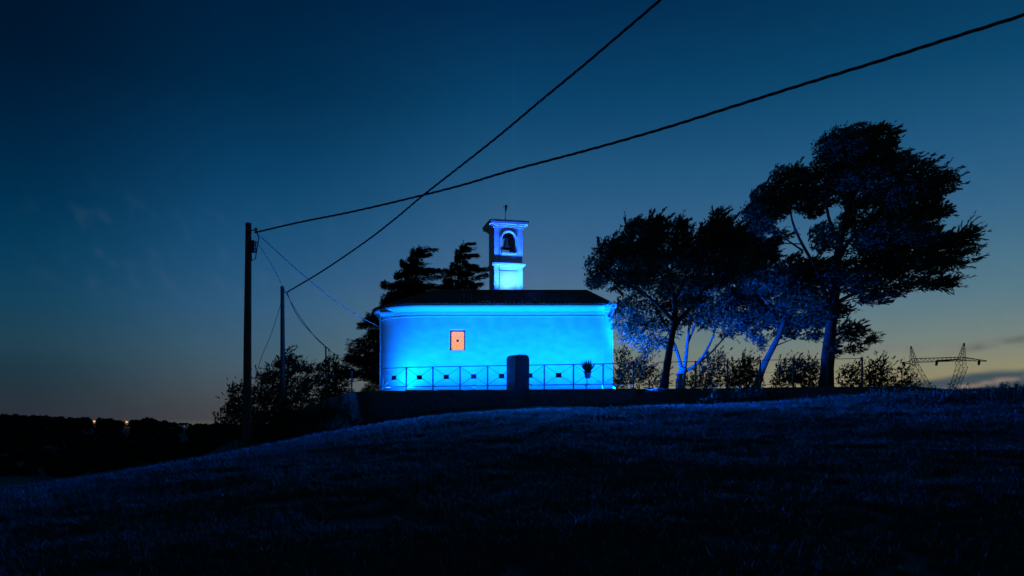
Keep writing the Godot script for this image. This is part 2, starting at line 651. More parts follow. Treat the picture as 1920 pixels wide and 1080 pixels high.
	for s in [1.0, -1.0]:
		for i in 7:
			var a := Vector3(3.72, ridge, -CM).lerp(Vector3(CX1 - 0.12, ev + 0.04, -CM + s * 2.83), i / 7.0)
			var b := Vector3(3.72, ridge, -CM).lerp(Vector3(CX1 - 0.12, ev + 0.04, -CM + s * 2.83), (i + 1.05) / 7.0)
			part("hip_tile", tube_mesh([a + Vector3.UP * 0.05, b + Vector3.UP * 0.035], [0.08, 0.09], 8), mats.roof_tile, o)
	# small pale pieces in a row just above the eaves
	for px in [897, 904, 912, 918, 927, 948, 956, 962, 979, 985, 991, 1010, 1019]:
		var g := pt(px, 570, CF - 0.1)
		var q: Vector3 = front_at.call((g.x - CX0) / (4.4 - CX0), 0.11)
		part("pale_eave_piece", box_mesh(q + Vector3(-0.045, 0.05, -0.02), q + Vector3(0.045, 0.14, 0.02)), mats.porcelain, o)
	# the lit window with its radiating iron grille
	var win := Node3D.new()
	win.name = "window"
	win.position = Vector3((wx0 + wx1) / 2.0, EYE + (wy0 + wy1) / 2.0, -CF - 0.27)
	o.add_child(win)
	var hw := (wx1 - wx0) / 2.0
	var hh := (wy1 - wy0) / 2.0
	st = new_st()
	for e in [[-hw, -hw + 0.065, -hh, hh], [hw - 0.065, hw, -hh, hh], [-hw + 0.065, hw - 0.065, hh - 0.065, hh], [-hw + 0.065, hw - 0.065, -hh, -hh + 0.065]]:
		box(st, Vector3(e[0], e[2], -0.06), Vector3(e[1], e[3], 0.0))
	part("frame", done(st), mats.reveal_shade, win)  # frame kept wide and near black, painting in the shade of the reveal
	part("pane", box_mesh(Vector3(-hw + 0.065, -hh + 0.065, -0.055), Vector3(hw - 0.065, hh - 0.065, -0.045)), mats.window_glow, win)
	part("sill", box_mesh(Vector3(-hw + 0.002, -hh, 0.0), Vector3(hw - 0.002, -hh + 0.03, 0.26)), mats.moulding, win)
	part("grille_boss", box_mesh(Vector3(-0.055, -0.065, 0.015), Vector3(0.055, 0.065, 0.05)), mats.iron, win)
	for i in 16:
		var a := TAU * (i + 0.5) / 16.0
		var dir := Vector2(cos(a), sin(a))
		var reach := minf((hw - 0.04) / maxf(absf(dir.x), 0.01), (hh - 0.04) / maxf(absf(dir.y), 0.01))
		part("grille_ray", bar(Vector3(dir.x * 0.13, dir.y * 0.13, 0.03), Vector3(dir.x * reach, dir.y * reach, 0.03), 0.008, 5), mats.iron, win)
	var glow := OmniLight3D.new()
	glow.name = "window_light"
	glow.position = win.position + Vector3(0, 0, 0.12)
	glow.light_energy = 0.035
	glow.light_size = 0.3
	glow.omni_range = 60.0
	glow.omni_attenuation = 2.0
	glow.light_color = Color(1.0, 0.36, 0.14).linear_to_srgb()
	glow.shadow_enabled = true
	add_child(glow)
	# lightning rod down the rounded end
	part("downpipe", tube_mesh([Vector3(CX0 - sin(1.1) * 2.58, EYE + base, -CM + cos(1.1) * 2.58), Vector3(CX0 - sin(1.1) * 2.58, EYE + EAVE - 0.2, -CM + cos(1.1) * 2.58)], [0.04, 0.04], 8), mats.bin_metal, o)


func make_bell_tower() -> void:
	var d := 42.1
	var c := pt(947.5, 0, d)
	var o := thing("bell_tower", "slim square bell tower with arched opening, rising behind the chapel roof", "bell tower", Vector3(c.x, EYE, c.z))
	o.rotation_degrees.y = 13.0
	var hx := 0.755           # half width
	var yb := 5.4
	var f := (d - 0.75) / FOCAL
	var Y := func(py: float) -> float: return (790.0 - py) * f
	var m: Material = mats.tower_plaster
	# lower stage: body, corner strips, pale panel
	part("lower_stage", box_mesh(Vector3(-hx + 0.04, yb, -hx + 0.04), Vector3(hx - 0.04, Y.call(500), hx - 0.04)), m, o)
	for s in [-1.0, 1.0]:
		part("corner_strip", box_mesh(Vector3(s * hx - 0.12 + (0.12 if s < 0 else -0.12), yb, hx - 0.037), Vector3(s * hx + 0.12 + (0.12 if s < 0 else -0.12), Y.call(500), hx)), m, o)
	part("panel", box_mesh(Vector3(-hx + 0.30, yb + 0.6, hx - 0.037), Vector3(hx - 0.27, Y.call(508), hx - 0.015)), mats.pale_panel, o)
	part("conductor", bar(Vector3(-hx + 0.265, yb, hx + 0.03), Vector3(-hx + 0.265, Y.call(420), hx + 0.05), 0.012, 6), mats.iron, o)
	var st := new_st()
	box(st, Vector3(-hx - 0.04, Y.call(500), -hx - 0.04), Vector3(hx + 0.04, Y.call(498), hx + 0.04))
	box(st, Vector3(-hx - 0.12, Y.call(498), -hx - 0.12), Vector3(hx + 0.12, Y.call(494), hx + 0.12))
	part("lower_cornice", done(st), mats.moulding, o)
	# parapet below the opening, stepped slightly in
	part("parapet", box_mesh(Vector3(-hx + 0.02, Y.call(494), -hx + 0.02), Vector3(hx - 0.02, Y.call(478), hx - 0.02)), m, o)
	# belfry: piers round an arched opening on the front, open through
	var ox0 := -0.32
	var ox1 := 0.37
	var oy0: float = Y.call(474)
	var oyc: float = Y.call(447)
	var oxc := (ox0 + ox1) / 2.0
	var orad := (ox1 - ox0) / 2.0
	var oy1: float = Y.call(425)
	for side in [1.0, -1.0]:
		st = new_st()
		var zf: float = side * (hx - 0.02)
		var zi: float = side * (hx - 0.24)
		var fq := func(x0: float, ya: float, x1: float, y1: float) -> void:
			box(st, Vector3(x0, ya, minf(zf, zi)), Vector3(x1, y1, maxf(zf, zi)))
		fq.call(-hx + 0.02, Y.call(478), ox0, oy1)
		fq.call(ox1, Y.call(478), hx - 0.02, oy1)
		fq.call(ox0, Y.call(478), ox1, oy0)
		var steps := 14
		for i in steps:
			var xa := lerpf(ox0, ox1, float(i) / steps)
			var xb := lerpf(ox0, ox1, float(i + 1) / steps)
			var ha := oyc + sqrt(maxf(0.0, orad * orad - (xa - oxc) * (xa - oxc)))
			var hb := oyc + sqrt(maxf(0.0, orad * orad - (xb - oxc) * (xb - oxc)))
			var front := maxf(zf, zi)
			var rear := minf(zf, zi)
			quad(st, Vector3(xa, ha, front), Vector3(xa, oy1, front), Vector3(xb, oy1, front), Vector3(xb, hb, front))
			quad(st, Vector3(xb, hb, rear), Vector3(xb, oy1, rear), Vector3(xa, oy1, rear), Vector3(xa, ha, rear))
			quad(st, Vector3(xa, ha, rear), Vector3(xa, ha, front), Vector3(xb, hb, front), Vector3(xb, hb, rear))
		part("belfry_wall", done(st), m, o)
		part("belfry_wall", box_mesh(Vector3(minf(side * (hx - 0.02), side * (hx - 0.24)), Y.call(478), -hx + 0.24), Vector3(maxf(side * (hx - 0.02), side * (hx - 0.24)), oy1, hx - 0.24)), m, o)
	# arch moulding and sill
	st = new_st()
	var pts: Array = []
	var rad: Array = []
	for i in 19:
		var a := PI * i / 18.0
		pts.append(Vector3(oxc - cos(a) * (orad + 0.05), oyc + sin(a) * (orad + 0.05), hx + 0.005))
		rad.append(0.05)
	tube(st, pts, rad, 6)
	part("arch_moulding", done(st), mats.moulding, o)
	part("sill", box_mesh(Vector3(ox0 - 0.06, Y.call(477.5), hx - 0.018), Vector3(ox1 + 0.06, oy0 - 0.004, hx + 0.07)), mats.moulding, o)
	for s in [-1.0, 1.0]:
		part("corner_strip", box_mesh(Vector3(s * hx - 0.09 + (0.09 if s < 0 else -0.09), Y.call(477), hx - 0.018), Vector3(s * hx + 0.09 + (0.09 if s < 0 else -0.09), Y.call(427), hx + 0.012)), m, o)
	# main cornice, three steps, and the low tiled cap
	st = new_st()
	box(st, Vector3(-hx - 0.05, Y.call(427), -hx - 0.05), Vector3(hx + 0.05, Y.call(424), hx + 0.05))
	box(st, Vector3(-hx - 0.13, Y.call(424), -hx - 0.13), Vector3(hx + 0.13, Y.call(421.5), hx + 0.13))
	box(st, Vector3(-hx - 0.24, Y.call(421.5), -hx - 0.24), Vector3(hx + 0.24, Y.call(417), hx + 0.24))
	part("main_cornice", done(st), mats.moulding, o)
	var apex := Vector3(0, Y.call(408), 0)
	for k in 4:
		var a := PI / 4 + k * PI / 2
		var b := a + PI / 2
		var e := (hx + 0.28) * sqrt(2.0)
		var pa := Vector3(cos(a) * e, Y.call(417) + 0.004, sin(a) * e)
		var pb := Vector3(cos(b) * e, Y.call(417) + 0.004, sin(b) * e)
		var at := func(u: float, v: float) -> Vector3: return pb.lerp(pa, u).lerp(apex, v * 0.98)
		part("cap_slope", tiles(at, 10, 4, 0.035), mats.roof_tile, o, true)
	# rod with a small cross-topped vane
	part("vane_rod", tube_mesh([apex, Vector3(0, Y.call(377), 0)], [0.02, 0.012], 6), mats.iron, o)
	part("vane_ball", lathe([[0.0, apex.y], [0.05, apex.y + 0.03], [0.055, apex.y + 0.08], [0.0, apex.y + 0.12]], 10), mats.iron, o)
	st = new_st()
	var vy: float = Y.call(392)
	for q in [[0.0, 0.06], [0.035, 0.18], [0.05, 0.30]]:
		box(st, Vector3(-0.015, vy + q[1], -0.01), Vector3(0.05 + q[0], vy + q[1] + 0.12, 0.01))
	box(st, Vector3(-0.12, Y.call(381), -0.011), Vector3(0.12, Y.call(381) + 0.03, 0.011))
	part("vane_flag", done(st), mats.iron, o)
	# the bell hangs in the opening
	var bell := thing("bell", "small bronze bell hanging in the arched opening of the bell tower", "bell", o.position + Vector3(0.02, oyc - 0.1, 0.28).rotated(Vector3.UP, o.rotation.y))
	bell.rotation = o.rotation
	part("bell_body", lathe([[0.27, -0.34], [0.25, -0.30], [0.19, -0.18], [0.155, 0.0], [0.14, 0.12], [0.08, 0.18], [0.0, 0.19]], 20), mats.bronze, bell)
	part("yoke", box_mesh(Vector3(-0.36, 0.19, -0.05), Vector3(0.36, 0.29, 0.05)), mats.iron, bell)
	part("clapper", tube_mesh([Vector3(0, 0.1, 0), Vector3(0.02, -0.34, 0), Vector3(0.02, -0.42, 0)], [0.015, 0.02, 0.045], 8), mats.iron, bell)
	part("bell_wheel", lathe([[0.0, 0.0], [0.02, 0.0]], 6), mats.iron, bell)


func make_retaining_wall() -> void:
	var o := thing("retaining_wall", "low concrete retaining wall below the chapel terrace and its fence", "wall")
	var x := -6.45
	var n := 0
	while x < 5.1:
		var x1 := minf(x + 1.9, 5.1)
		var a := Vector3(x + 0.008, 0, -(fence_depth(x) - 0.42))
		var b := Vector3(x1 - 0.008, 0, -(fence_depth(x1) - 0.42))
		var back := Vector3(0, 0, -0.34)
		var st := new_st()
		var lo := Vector3.UP * (EYE + 0.2)
		var hi := Vector3.UP * (EYE + TERRACE - 0.03)
		quad(st, a + lo, a + hi, b + hi, b + lo)
		quad(st, a + hi, a + hi + back, b + hi + back, b + hi)
		quad(st, b + lo, b + hi, b + hi + back, b + lo + back)
		quad(st, a + lo + back, a + hi + back, a + hi, a + lo)
		quad(st, b + lo + back, b + hi + back, a + hi + back, a + lo + back)
		part("wall_segment", done(st), mats.concrete, o)
		var st2 := new_st()
		var ch := hi + Vector3.UP * 0.05
		var fr := Vector3(0, 0, 0.04)
		quad(st2, a + hi + fr, a + ch + fr, b + ch + fr, b + hi + fr)
		quad(st2, a + ch + fr, a + ch + back, b + ch + back, b + ch + fr)
		quad(st2, b + hi + fr, b + hi, a + hi, a + hi + fr)
		part("coping", done(st2), mats.concrete, o)
		x = x1
		n += 1


# ------------------------------------------------------------------ fences

func fence_post(o: Node3D, foot: Vector3, tall: float) -> void:
	part("post", box_mesh(foot + Vector3(-0.03, -0.2, -0.03), foot + Vector3(0.03, tall, 0.03)), mats.fence_paint, o)


func rail(o: Node3D, called: String, a: Vector3, b: Vector3, half := 0.018) -> void:
	part(called, tube_mesh([a, b], [half, half], 6), mats.fence_paint, o)


func make_fences() -> void:
	var foot: Array = []
	foot.append(Vector3(-5.92, EYE + TERRACE, -36.55))
	for i in 9:
		var x := -4.72 + 1.22 * i
		foot.append(Vector3(x, EYE + TERRACE, -fence_depth(x)))
	var o := thing("crossed_panel_fence", "dark metal fence with crossed braces and square plates before the blue wall", "fence")
	for i in foot.size():
		fence_post(o, foot[i], 1.1)
	for i in foot.size() - 1:
		var a: Vector3 = foot[i]
		var b: Vector3 = foot[i + 1]
		rail(o, "top_rail", a + Vector3.UP * 1.08, b + Vector3.UP * 1.08, 0.022)
		rail(o, "bottom_rail", a + Vector3.UP * 0.22, b + Vector3.UP * 0.22, 0.024)
		rail(o, "brace", a + Vector3.UP * 0.24, b + Vector3.UP * 1.06, 0.010)
		rail(o, "brace", a + Vector3(0, 1.06, 0.022), b + Vector3(0, 0.24, 0.022), 0.010)
		if i == 8:
			continue
		var mid := (a + b) / 2.0 + Vector3.UP * 0.63
		var t := Transform3D(Basis(Vector3.UP, atan2(-(b - a).z, (b - a).x)), mid)
		part("square_plate", box_mesh(Vector3(-0.115, -0.10, -0.02), Vector3(0.115, 0.10, 0.045), t), mats.iron, o)
	# the plain stretch under the trees
	var p := thing("plain_rail_fence", "plain post fence running right under the trees beside the chapel", "fence")
	var last := Vector3.ZERO
	for i in range(9, 17):
		var x := -4.72 + 1.22 * i
		var f := Vector3(x, EYE + ground_height(x, fence_depth(x)), -fence_depth(x))
		if i < 16:
			fence_post(p, f, 1.13)
		if last != Vector3.ZERO and i < 16:
			rail(p, "top_rail", last + Vector3.UP * 1.11, f + Vector3.UP * 1.11, 0.014)
			rail(p, "bottom_rail", last + Vector3.UP * 0.14, f + Vector3.UP * 0.14, 0.010)
			rail(p, "middle_wire", last + Vector3.UP * 0.62, f + Vector3.UP * 0.62, 0.006)
		last = f
	# posts stepping down the slope left of the chapel
	var l := thing("slope_fence", "thin fence posts stepping down the dark slope left of the chapel", "fence")
	last = Vector3(-5.92, EYE + TERRACE, -36.55)
	for e in [[-7.45, 37.2], [-8.26, 35.6], [-9.0, 34.1], [-9.7, 32.7]]:
		var f := on_ground(e[0], e[1])
		fence_post(l, f, 1.15)
		rail(l, "top_wire", last + Vector3.UP * 1.08, f + Vector3.UP * 1.1, 0.004)
		rail(l, "bottom_wire", last + Vector3.UP * 0.2, f + Vector3.UP * 0.2, 0.004)
		last = f


func make_terrace_things() -> void:
	# dark cabinet with a rounded top, turned so that two faces show
	var d := 33.95
	var foot := Vector3(pt(971, 0, d).x, EYE + TERRACE - 0.5, -d)
	var o := thing("cabinet", "tall dark cabinet with rounded top standing in front of the fence", "cabinet", foot)
	o.rotation_degrees.y = 34.0
	var hx := 0.36
	var hz := 0.33
	var tall := 1.98
	var prof: Array = []
	for q in [[-1, 0], [-1, 1]]:
		prof.append(Vector2(q[0] * hx, 0.12 if q[1] == 0 else tall - 0.2))
	for i in range(1, 9):
		var a := PI / 2 * i / 8.0
		prof.append(Vector2(-hx + 0.2 - cos(a) * 0.2, tall - 0.2 + sin(a) * 0.2))
	for i in range(0, 9):
		var a := PI / 2 * i / 8.0
		prof.append(Vector2(hx - 0.2 + sin(a) * 0.2, tall - 0.2 + cos(a) * 0.2))
	prof.append(Vector2(hx, 0.12))
	var st := new_st()
	for i in prof.size():
		var a: Vector2 = prof[i]
		var b: Vector2 = prof[(i + 1) % prof.size()]
		quad(st, Vector3(a.x, a.y, hz), Vector3(a.x, a.y, -hz), Vector3(b.x, b.y, -hz), Vector3(b.x, b.y, hz))
	for i in range(1, prof.size() - 1):
		for s in [hz, -hz]:
			var tri := [prof[0], prof[i], prof[i + 1]] if s > 0 else [prof[0], prof[i + 1], prof[i]]
			for q in tri:
				st.add_vertex(Vector3(q.x, q.y, s))
	part("body", done(st), mats.cabinet_paint, o)
	part("plinth", box_mesh(Vector3(-hx - 0.03, -0.4, -hz - 0.03), Vector3(hx + 0.03, 0.12, hz + 0.03)), mats.concrete, o)
	var door := part("door", box_mesh(Vector3(-hx + 0.06, 0.2, hz + 0.002), Vector3(hx - 0.06, tall - 0.2, hz + 0.018)), mats.cabinet_paint, o)
	part("handle", box_mesh(Vector3(hx - 0.14, 1.0, hz + 0.018), Vector3(hx - 0.11, 1.14, hz + 0.05)), mats.iron, door)
	for k in 5:
		part("vent_slat", box_mesh(Vector3(-hx - 0.012, tall - 0.55 + k * 0.05, -0.2), Vector3(-hx - 0.002, tall - 0.53 + k * 0.05, 0.2)), mats.iron, o)
	# flower pot on a post
	var pd := fence_depth(3.2) - 0.12
	var pf := Vector3(pt(1102, 0, pd).x, EYE + TERRACE - 0.03, -pd)
	var pot := thing("flower_pot", "flower pot holding a spiky plant, raised on a thin stand by the fence", "flower pot", pf)
	part("stand", bar(Vector3(-0.03, -0.1, 0), Vector3(-0.03, 0.5, 0), 0.02), mats.iron, pot)
	part("pot", lathe([[0.0, 0.5], [0.11, 0.5], [0.15, 0.74], [0.17, 0.75], [0.17, 0.80], [0.14, 0.79], [0.0, 0.76]], 16), mats.terracotta, pot)
	var v := PackedVector3Array()
	var c := PackedColorArray()
	for k in 90:
		var a := rng.randf() * TAU
		var lean := rng.randf_range(0.1, 0.95)
		var dir := Vector3(cos(a) * lean, 1.0, sin(a) * lean).normalized()
		var long := rng.randf_range(0.3, 0.6)
		leaf(v, c, Vector3(cos(a) * 0.08, 0.76, sin(a) * 0.08), dir, Vector3(-sin(a), 0.0, cos(a)), long, 0.055, Color(0.04, 0.06, 0.03))
	for k in 5:
		var a := rng.randf() * TAU
		var dir := Vector3(cos(a) * 0.4, 1.0, sin(a) * 0.3).normalized()
		leaf(v, c, Vector3(0, 0.8, 0), dir, Vector3(-sin(a), 0.0, cos(a)), 0.52, 0.025, Color(0.04, 0.06, 0.03))
	part("plant", arrays(v, c), mats.bush_leaf, pot)
	# litter bin under the trees
	var bd := 35.6
	var b := thing("litter_bin", "cylindrical litter bin in front of the pale many-stemmed tree trunk", "litter bin", Vector3(pt(1274, 0, bd).x, EYE + ground_height(pt(1274, 0, bd).x, bd), -bd))
	part("drum", lathe([[0.0, 0.04], [0.17, 0.04], [0.17, 0.56], [0.155, 0.56], [0.155, 0.1], [0.0, 0.1]], 20), mats.bin_metal, b)
	part("hood", lathe([[0.12, 0.56], [0.12, 0.72], [0.17, 0.72], [0.16, 0.78], [0.0, 0.80]], 20), mats.iron, b)
	part("foot", lathe([[0.0, 0.0], [0.2, 0.0], [0.2, 0.035], [0.0, 0.04]], 16), mats.concrete, b)
	# low boulder catching the blue light
	var rd := 39.0
	var rk := part("boulder", lathe([[0.36, -0.1], [0.42, 0.08], [0.36, 0.26], [0.22, 0.38], [0.0, 0.42]], 9), mats.dark_bark, self)
	rk.position = Vector3(pt(1216, 0, rd).x, EYE + ground_height(pt(1216, 0, rd).x, rd), -rd)
	rk.rotation_degrees = Vector3(4, 30, -8)
	rk.scale = Vector3.ONE * 0.8
	rk.set_meta("label", "low rounded boulder on the terrace between chapel and trees")
	rk.set_meta("category", "boulder")


# ------------------------------------------------------------------ floodlights

func spot(called: String, at: Vector3, to: Vector3, energy: float, angle: float, soft: float, size := 0.1, hue := BLUE) -> void:
	var s := SpotLight3D.new()
	s.name = numbered(called)
	s.light_color = hue.linear_to_srgb()
	s.light_energy = energy
	s.light_size = size
	s.spot_range = 120.0
	s.spot_attenuation = 2.0
	s.spot_angle = angle
	s.spot_angle_attenuation = soft
	s.shadow_enabled = true
	s.position = at
	add_child(s)
	s.look_at_from_position(at, to, Vector3.UP if absf((to - at).normalized().y) < 0.98 else Vector3.RIGHT)


func flood(at: Vector3, aim: Vector3, label: String, group: String, half := 0.15) -> Node3D:
	var o := thing("floodlight", label, "floodlight", at, group)
	o.basis = Basis.looking_at(aim, Vector3.UP)
	part("housing", box_mesh(Vector3(-half, -0.06, -0.02), Vector3(half, 0.06, 0.05)), mats.lamp_housing, o)
	part("glass", box_mesh(Vector3(-half + 0.015, -0.05, -0.03), Vector3(half - 0.015, 0.05, -0.022)), mats.blue_glow, o)
	part("bracket", bar(Vector3(0, -0.06, 0.02), Vector3(0, -0.2, 0.02), 0.015), mats.lamp_housing, o)
	return o


func make_floodlights() -> void:
	# unseen linear uplights between fence and wall, placed to light the wall evenly
	var bars := [[-5.35, 36.6, 40.0, 30.0], [-4.15, 35.75, 5.0, 27.0], [-2.75, 35.5, 0.0, 25.0], [-1.35, 35.5, 0.0, 25.0], [0.05, 35.5, 0.0, 25.0], [1.45, 35.5, 0.0, 25.0], [2.85, 35.5, 0.0, 25.0], [4.1, 35.5, -8.0, 42.0]]
	var where := ["round the curved end", "where the wall starts to curve", "just left of the lit window", "just right of the lit window", "just left of the cabinet", "just right of the cabinet", "behind the flower pot", "at the right-hand corner"]
	for i in bars.size():
		var e: Array = bars[i]
		var at := Vector3(e[0], EYE + TERRACE + 0.05, -e[1])
		var o := thing("uplight", "low unseen linear uplight placed to light the chapel wall, %s" % where[i], "uplight", at, "unseen uplights along the chapel wall")
		o.basis = Basis(Vector3.UP, deg_to_rad(e[2])) * Basis(Vector3.RIGHT, deg_to_rad(86.0))
		part("housing", box_mesh(Vector3(-0.55, -0.05, -0.02), Vector3(0.55, 0.05, 0.05)), mats.lamp_housing, o)
		part("glass", box_mesh(Vector3(-0.53, -0.04, -0.03), Vector3(0.53, 0.04, -0.022)), mats.blue_glow, o)
		for x in [-0.4, 0.4]:
			part("bracket", box_mesh(Vector3(x - 0.02, -0.07, -0.015), Vector3(x + 0.02, -0.052, 0.09)), mats.lamp_housing, o)
		var l := AreaLight3D.new()
		l.name = numbered("unseen_wall_light")
		l.area_size = Vector2(1.06, 0.08)
		l.light_color = BLUE.linear_to_srgb()
		l.light_energy = e[3]
		l.area_range = 60.0
		l.area_attenuation = 2.0
		l.shadow_enabled = true
		l.transform = Transform3D(o.basis, at + o.basis * Vector3(0, 0, -0.04))
		add_child(l)
	# unseen lamps on the terrace, placed to light the meadow and the trees
	var outs := [
		[-1.67, 0.25, 0.0, -32.0, 2800.0, 38.0, "small unseen floodlight placed to light the meadow below the lit window"],
		[0.77, 0.25, 18.0, -32.0, 1900.0, 38.0, "small unseen floodlight placed to light the meadow right of the cabinet"],
		[3.2, 0.25, 42.0, -31.0, 2300.0, 38.0, "small unseen floodlight placed to light the meadow beside the flower pot"],
		[4.55, 2.1, 112.0, 50.0, 190.0, 48.0, "small unseen floodlight placed to light the trees from the chapel's right corner"],
		[9.3, 2.4, 100.0, 54.0, 48.0, 46.0, "small unseen floodlight under the trees, aimed up at the tallest crown"]]
	for e in outs:
		var at := Vector3(e[0], EYE + TERRACE + 0.2, -fence_depth(e[0]) - e[1])
		var aim := Basis.from_euler(Vector3(deg_to_rad(e[3]), deg_to_rad(e[2] + 180.0), 0)) * Vector3.FORWARD
		flood(at, aim, e[6], "unseen floodlights facing outwards from the terrace", 0.09)
		spot("unseen_outward_light", at + aim * 0.06, at + aim, e[4], e[5], 0.35, 0.15, Color(0.0, 0.085, 1.0))
	# two lamps behind the ridge light the bell tower from below
	for x in [-0.2, 0.4]:
		var at := Vector3(x, EYE + 6.25, -40.72)
		var aim := Vector3(-0.12, 2.4, -0.28).normalized()
		flood(at, aim, "small floodlight behind the roof ridge, at the tower's %s corner" % ("left" if x < 0 else "right"), "floodlights on the roof below the tower", 0.1)
		spot("tower_light", at + aim * 0.05, at + aim * 2.0, 60.0, 55.0, 1.0, 0.08, Color(0.015, 0.11, 1.0))


# ------------------------------------------------------------------ trees

func leaf(v: PackedVector3Array, c: PackedColorArray, base: Vector3, dir: Vector3, side: Vector3, long: float, wide: float, col: Color) -> void:
	var m := base + dir * long * 0.5
	var s := side * wide * 0.5
	var tip := base + dir * long
	v.push_back(base); v.push_back(m - s); v.push_back(tip)
	v.push_back(base); v.push_back(tip); v.push_back(m + s)
	for k in 6:
		c.push_back(col)


func rand_dir() -> Vector3:
	var z := rng.randf_range(-1, 1)
	var a := rng.randf() * TAU
	var r := sqrt(1 - z * z)
	return Vector3(r * cos(a), z, r * sin(a))


# leaves through a list of clumps [px, py, rx, ry] (sizes as seen from the camera at depth d), swept along wind
func crown_mesh(clumps: Array, d: float, depth: float, density: float, long: float, wide: float, wind: Vector3, col: Color, holes: Array = [], cut := -0.21, spread := 1.04) -> ArrayMesh:
	var v := PackedVector3Array()
	var c := PackedColorArray()
	var k := d / FOCAL
	for cl in clumps:
		var dz := rng.randf_range(-depth, depth)
		var mid := pt(cl[0], cl[1] + 6.0, d - dz)
		var rx: float = cl[2] * k * spread
		var ry: float = cl[3] * k * spread
		var rz := (rx + ry) * 0.6
		var n := int(1.2 * density * rx * ry * (0.7 + rz * 0.5))
		var tint := rng.randf_range(0.75, 1.2)
		var sprays := int(6 + 22 * (rx + ry) * 0.5)
		var spray: Array = []
		for i in sprays:
			var q := rand_dir()
			spray.append([mid + Vector3(q.x * rx, q.y * ry, q.z * rz) * rng.randf_range(0.7, 0.98), (wind * 1.2 + rand_dir() * 0.5 + q * 0.5 + Vector3.UP * 0.15).normalized(), rng.randf_range(0.3, 0.75)])
		for i in n:
			var q := rand_dir() * pow(rng.randf(), 0.42) * rng.randf_range(0.92, 1.12)
			var p := mid + Vector3(q.x * rx, q.y * ry, q.z * rz)
			var along_spray := Vector3.ZERO
			if i % 5 < 2:
				var sp: Array = spray[rng.randi() % sprays]
				var u := rng.randf()
				p = sp[0] + sp[1] * sp[2] * (u - 0.15) + rand_dir() * rng.randf() * 0.11 * (1.1 - u)
				along_spray = sp[1]
			if gap_noise.get_noise_3d(p.x * 0.7 - p.y * 0.25, p.y * 1.7 - p.x * 0.3, p.z * 0.7) < cut + rng.randf_range(-0.12, 0.12):
				continue
			var skip := false
			for h in holes:
				var hp := pt(h[0], h[1], d)
				var rr := Vector2((p.x - hp.x) / (h[2] * k), (p.y - hp.y) / (h[3] * k))
				if rr.length_squared() < rng.randf_range(0.6, 1.2):
					skip = true
			if skip:
				continue
			var dir := (wind + rand_dir() * 0.75 + q * 0.35).normalized()
			var side := dir.cross(rand_dir()).normalized()
			var s := rng.randf_range(0.6, 1.3)
			var thin := 1.0
			if along_spray != Vector3.ZERO:
				dir = (along_spray + rand_dir() * 0.4).normalized()
				side = dir.cross(rand_dir()).normalized()
				s *= 1.2
				thin = 0.55
			var shade := tint * rng.randf_range(0.6, 1.35)
			var cc := Color(col.r * shade * rng.randf_range(0.85, 1.2), col.g * shade, col.b * shade)
			leaf(v, c, p, dir, side, long * s, wide * s * thin, cc)
	return arrays(v, c)


func limb(o: Node3D, called: String, pts: Array, r0: float, r1: float, m: Material, sides := 8) -> void:
	# a smooth limb through the points
	var cv := Curve3D.new()
	for i in pts.size():
		var t: Vector3 = (pts[mini(i + 1, pts.size() - 1)] - pts[maxi(i - 1, 0)]) / 6.0
		cv.add_point(pts[i], -t, t)
	var n := maxi(4, pts.size() * 3)
	var p: Array = []
	var r: Array = []
	for i in n + 1:
		var f := float(i) / n
		p.append(cv.sample_baked(cv.get_baked_length() * f))
		r.append(lerpf(r0, r1, pow(f, 0.8)) * rng.randf_range(0.94, 1.06))
	part(called, tube_mesh(p, r, sides), m, o)


# a tree whose parts are given as seen from the camera: stems [[px, py], ...] with radii in metres
func broad_tree(label: String, d: float, depth: float, stems: Array, clumps: Array, bark: Material, density: float, long: float, wide: float, wind: Vector3, col: Color, holes: Array = [], twigs := true, group := "") -> Node3D:
	var first: Array = stems[0][0][0]
	var base := pt(first[0], first[1], d)
	var o := thing("tree", label, "tree", Vector3(base.x, EYE + ground_height(base.x, d) - 0.15, -d), group)
	var inv := -o.position
	var skeleton: Array = []
	for i in stems.size():
		var pts: Array = []
		var dz0 := 0.0
		var toward := rng.randf_range(-0.5, 0.5) * depth
		for j in stems[i][0].size():
			var e: Array = stems[i][0][j]
			var dz := 0.0
			if i > 0:
				dz = toward * float(j) / stems[i][0].size()
			pts.append(pt(e[0], e[1], d) + Vector3(0, 0, dz) + inv)
		if i == 0:
			pts[0].y = -0.1
			pts.insert(1, pts[0].lerp(pts[1], 0.15))
		limb(o, "trunk" if i == 0 else "branch", pts, stems[i][1], stems[i][2], bark, 10)
		if i == 0:
			# root flare
			part("root_flare", tube_mesh([pts[0] + Vector3.DOWN * 0.1, pts[0] + Vector3.UP * 0.1, pts[0].lerp(pts[2], 0.12)], [stems[0][1] * 1.55, stems[0][1] * 1.22, stems[0][1] * 0.99], 10), bark, o)
		for p in pts:
			skeleton.append(p)
	if twigs:
		for cl in clumps:
			var c := pt(cl[0], cl[1], d) + Vector3(0, 0, rng.randf_range(-depth, depth) * 0.7) + inv
			var best: Vector3 = skeleton[0]
			var least := 1e9
			for s in skeleton:
				var dd: float = s.distance_to(c) + (3.0 if s.y > c.y - 0.1 else 0.0)
				if dd < least:
					least = dd
					best = s
			if least < 0.25:
				continue
			var mid := best.lerp(c, 0.5) + Vector3(rng.randf_range(-0.15, 0.15), -0.1 + least * 0.06, rng.randf_range(-0.15, 0.15))
			var r := clampf(least * 0.018, 0.014, 0.05)
			limb(o, "branch", [best, mid, c, c + (c - mid) * 0.3], r, 0.006, bark, 5)
	var cm := part("crown", crown_mesh(clumps, d, depth, density, long, wide, wind, col, holes), mats.leaf, o)
	cm.position = inv
	return o


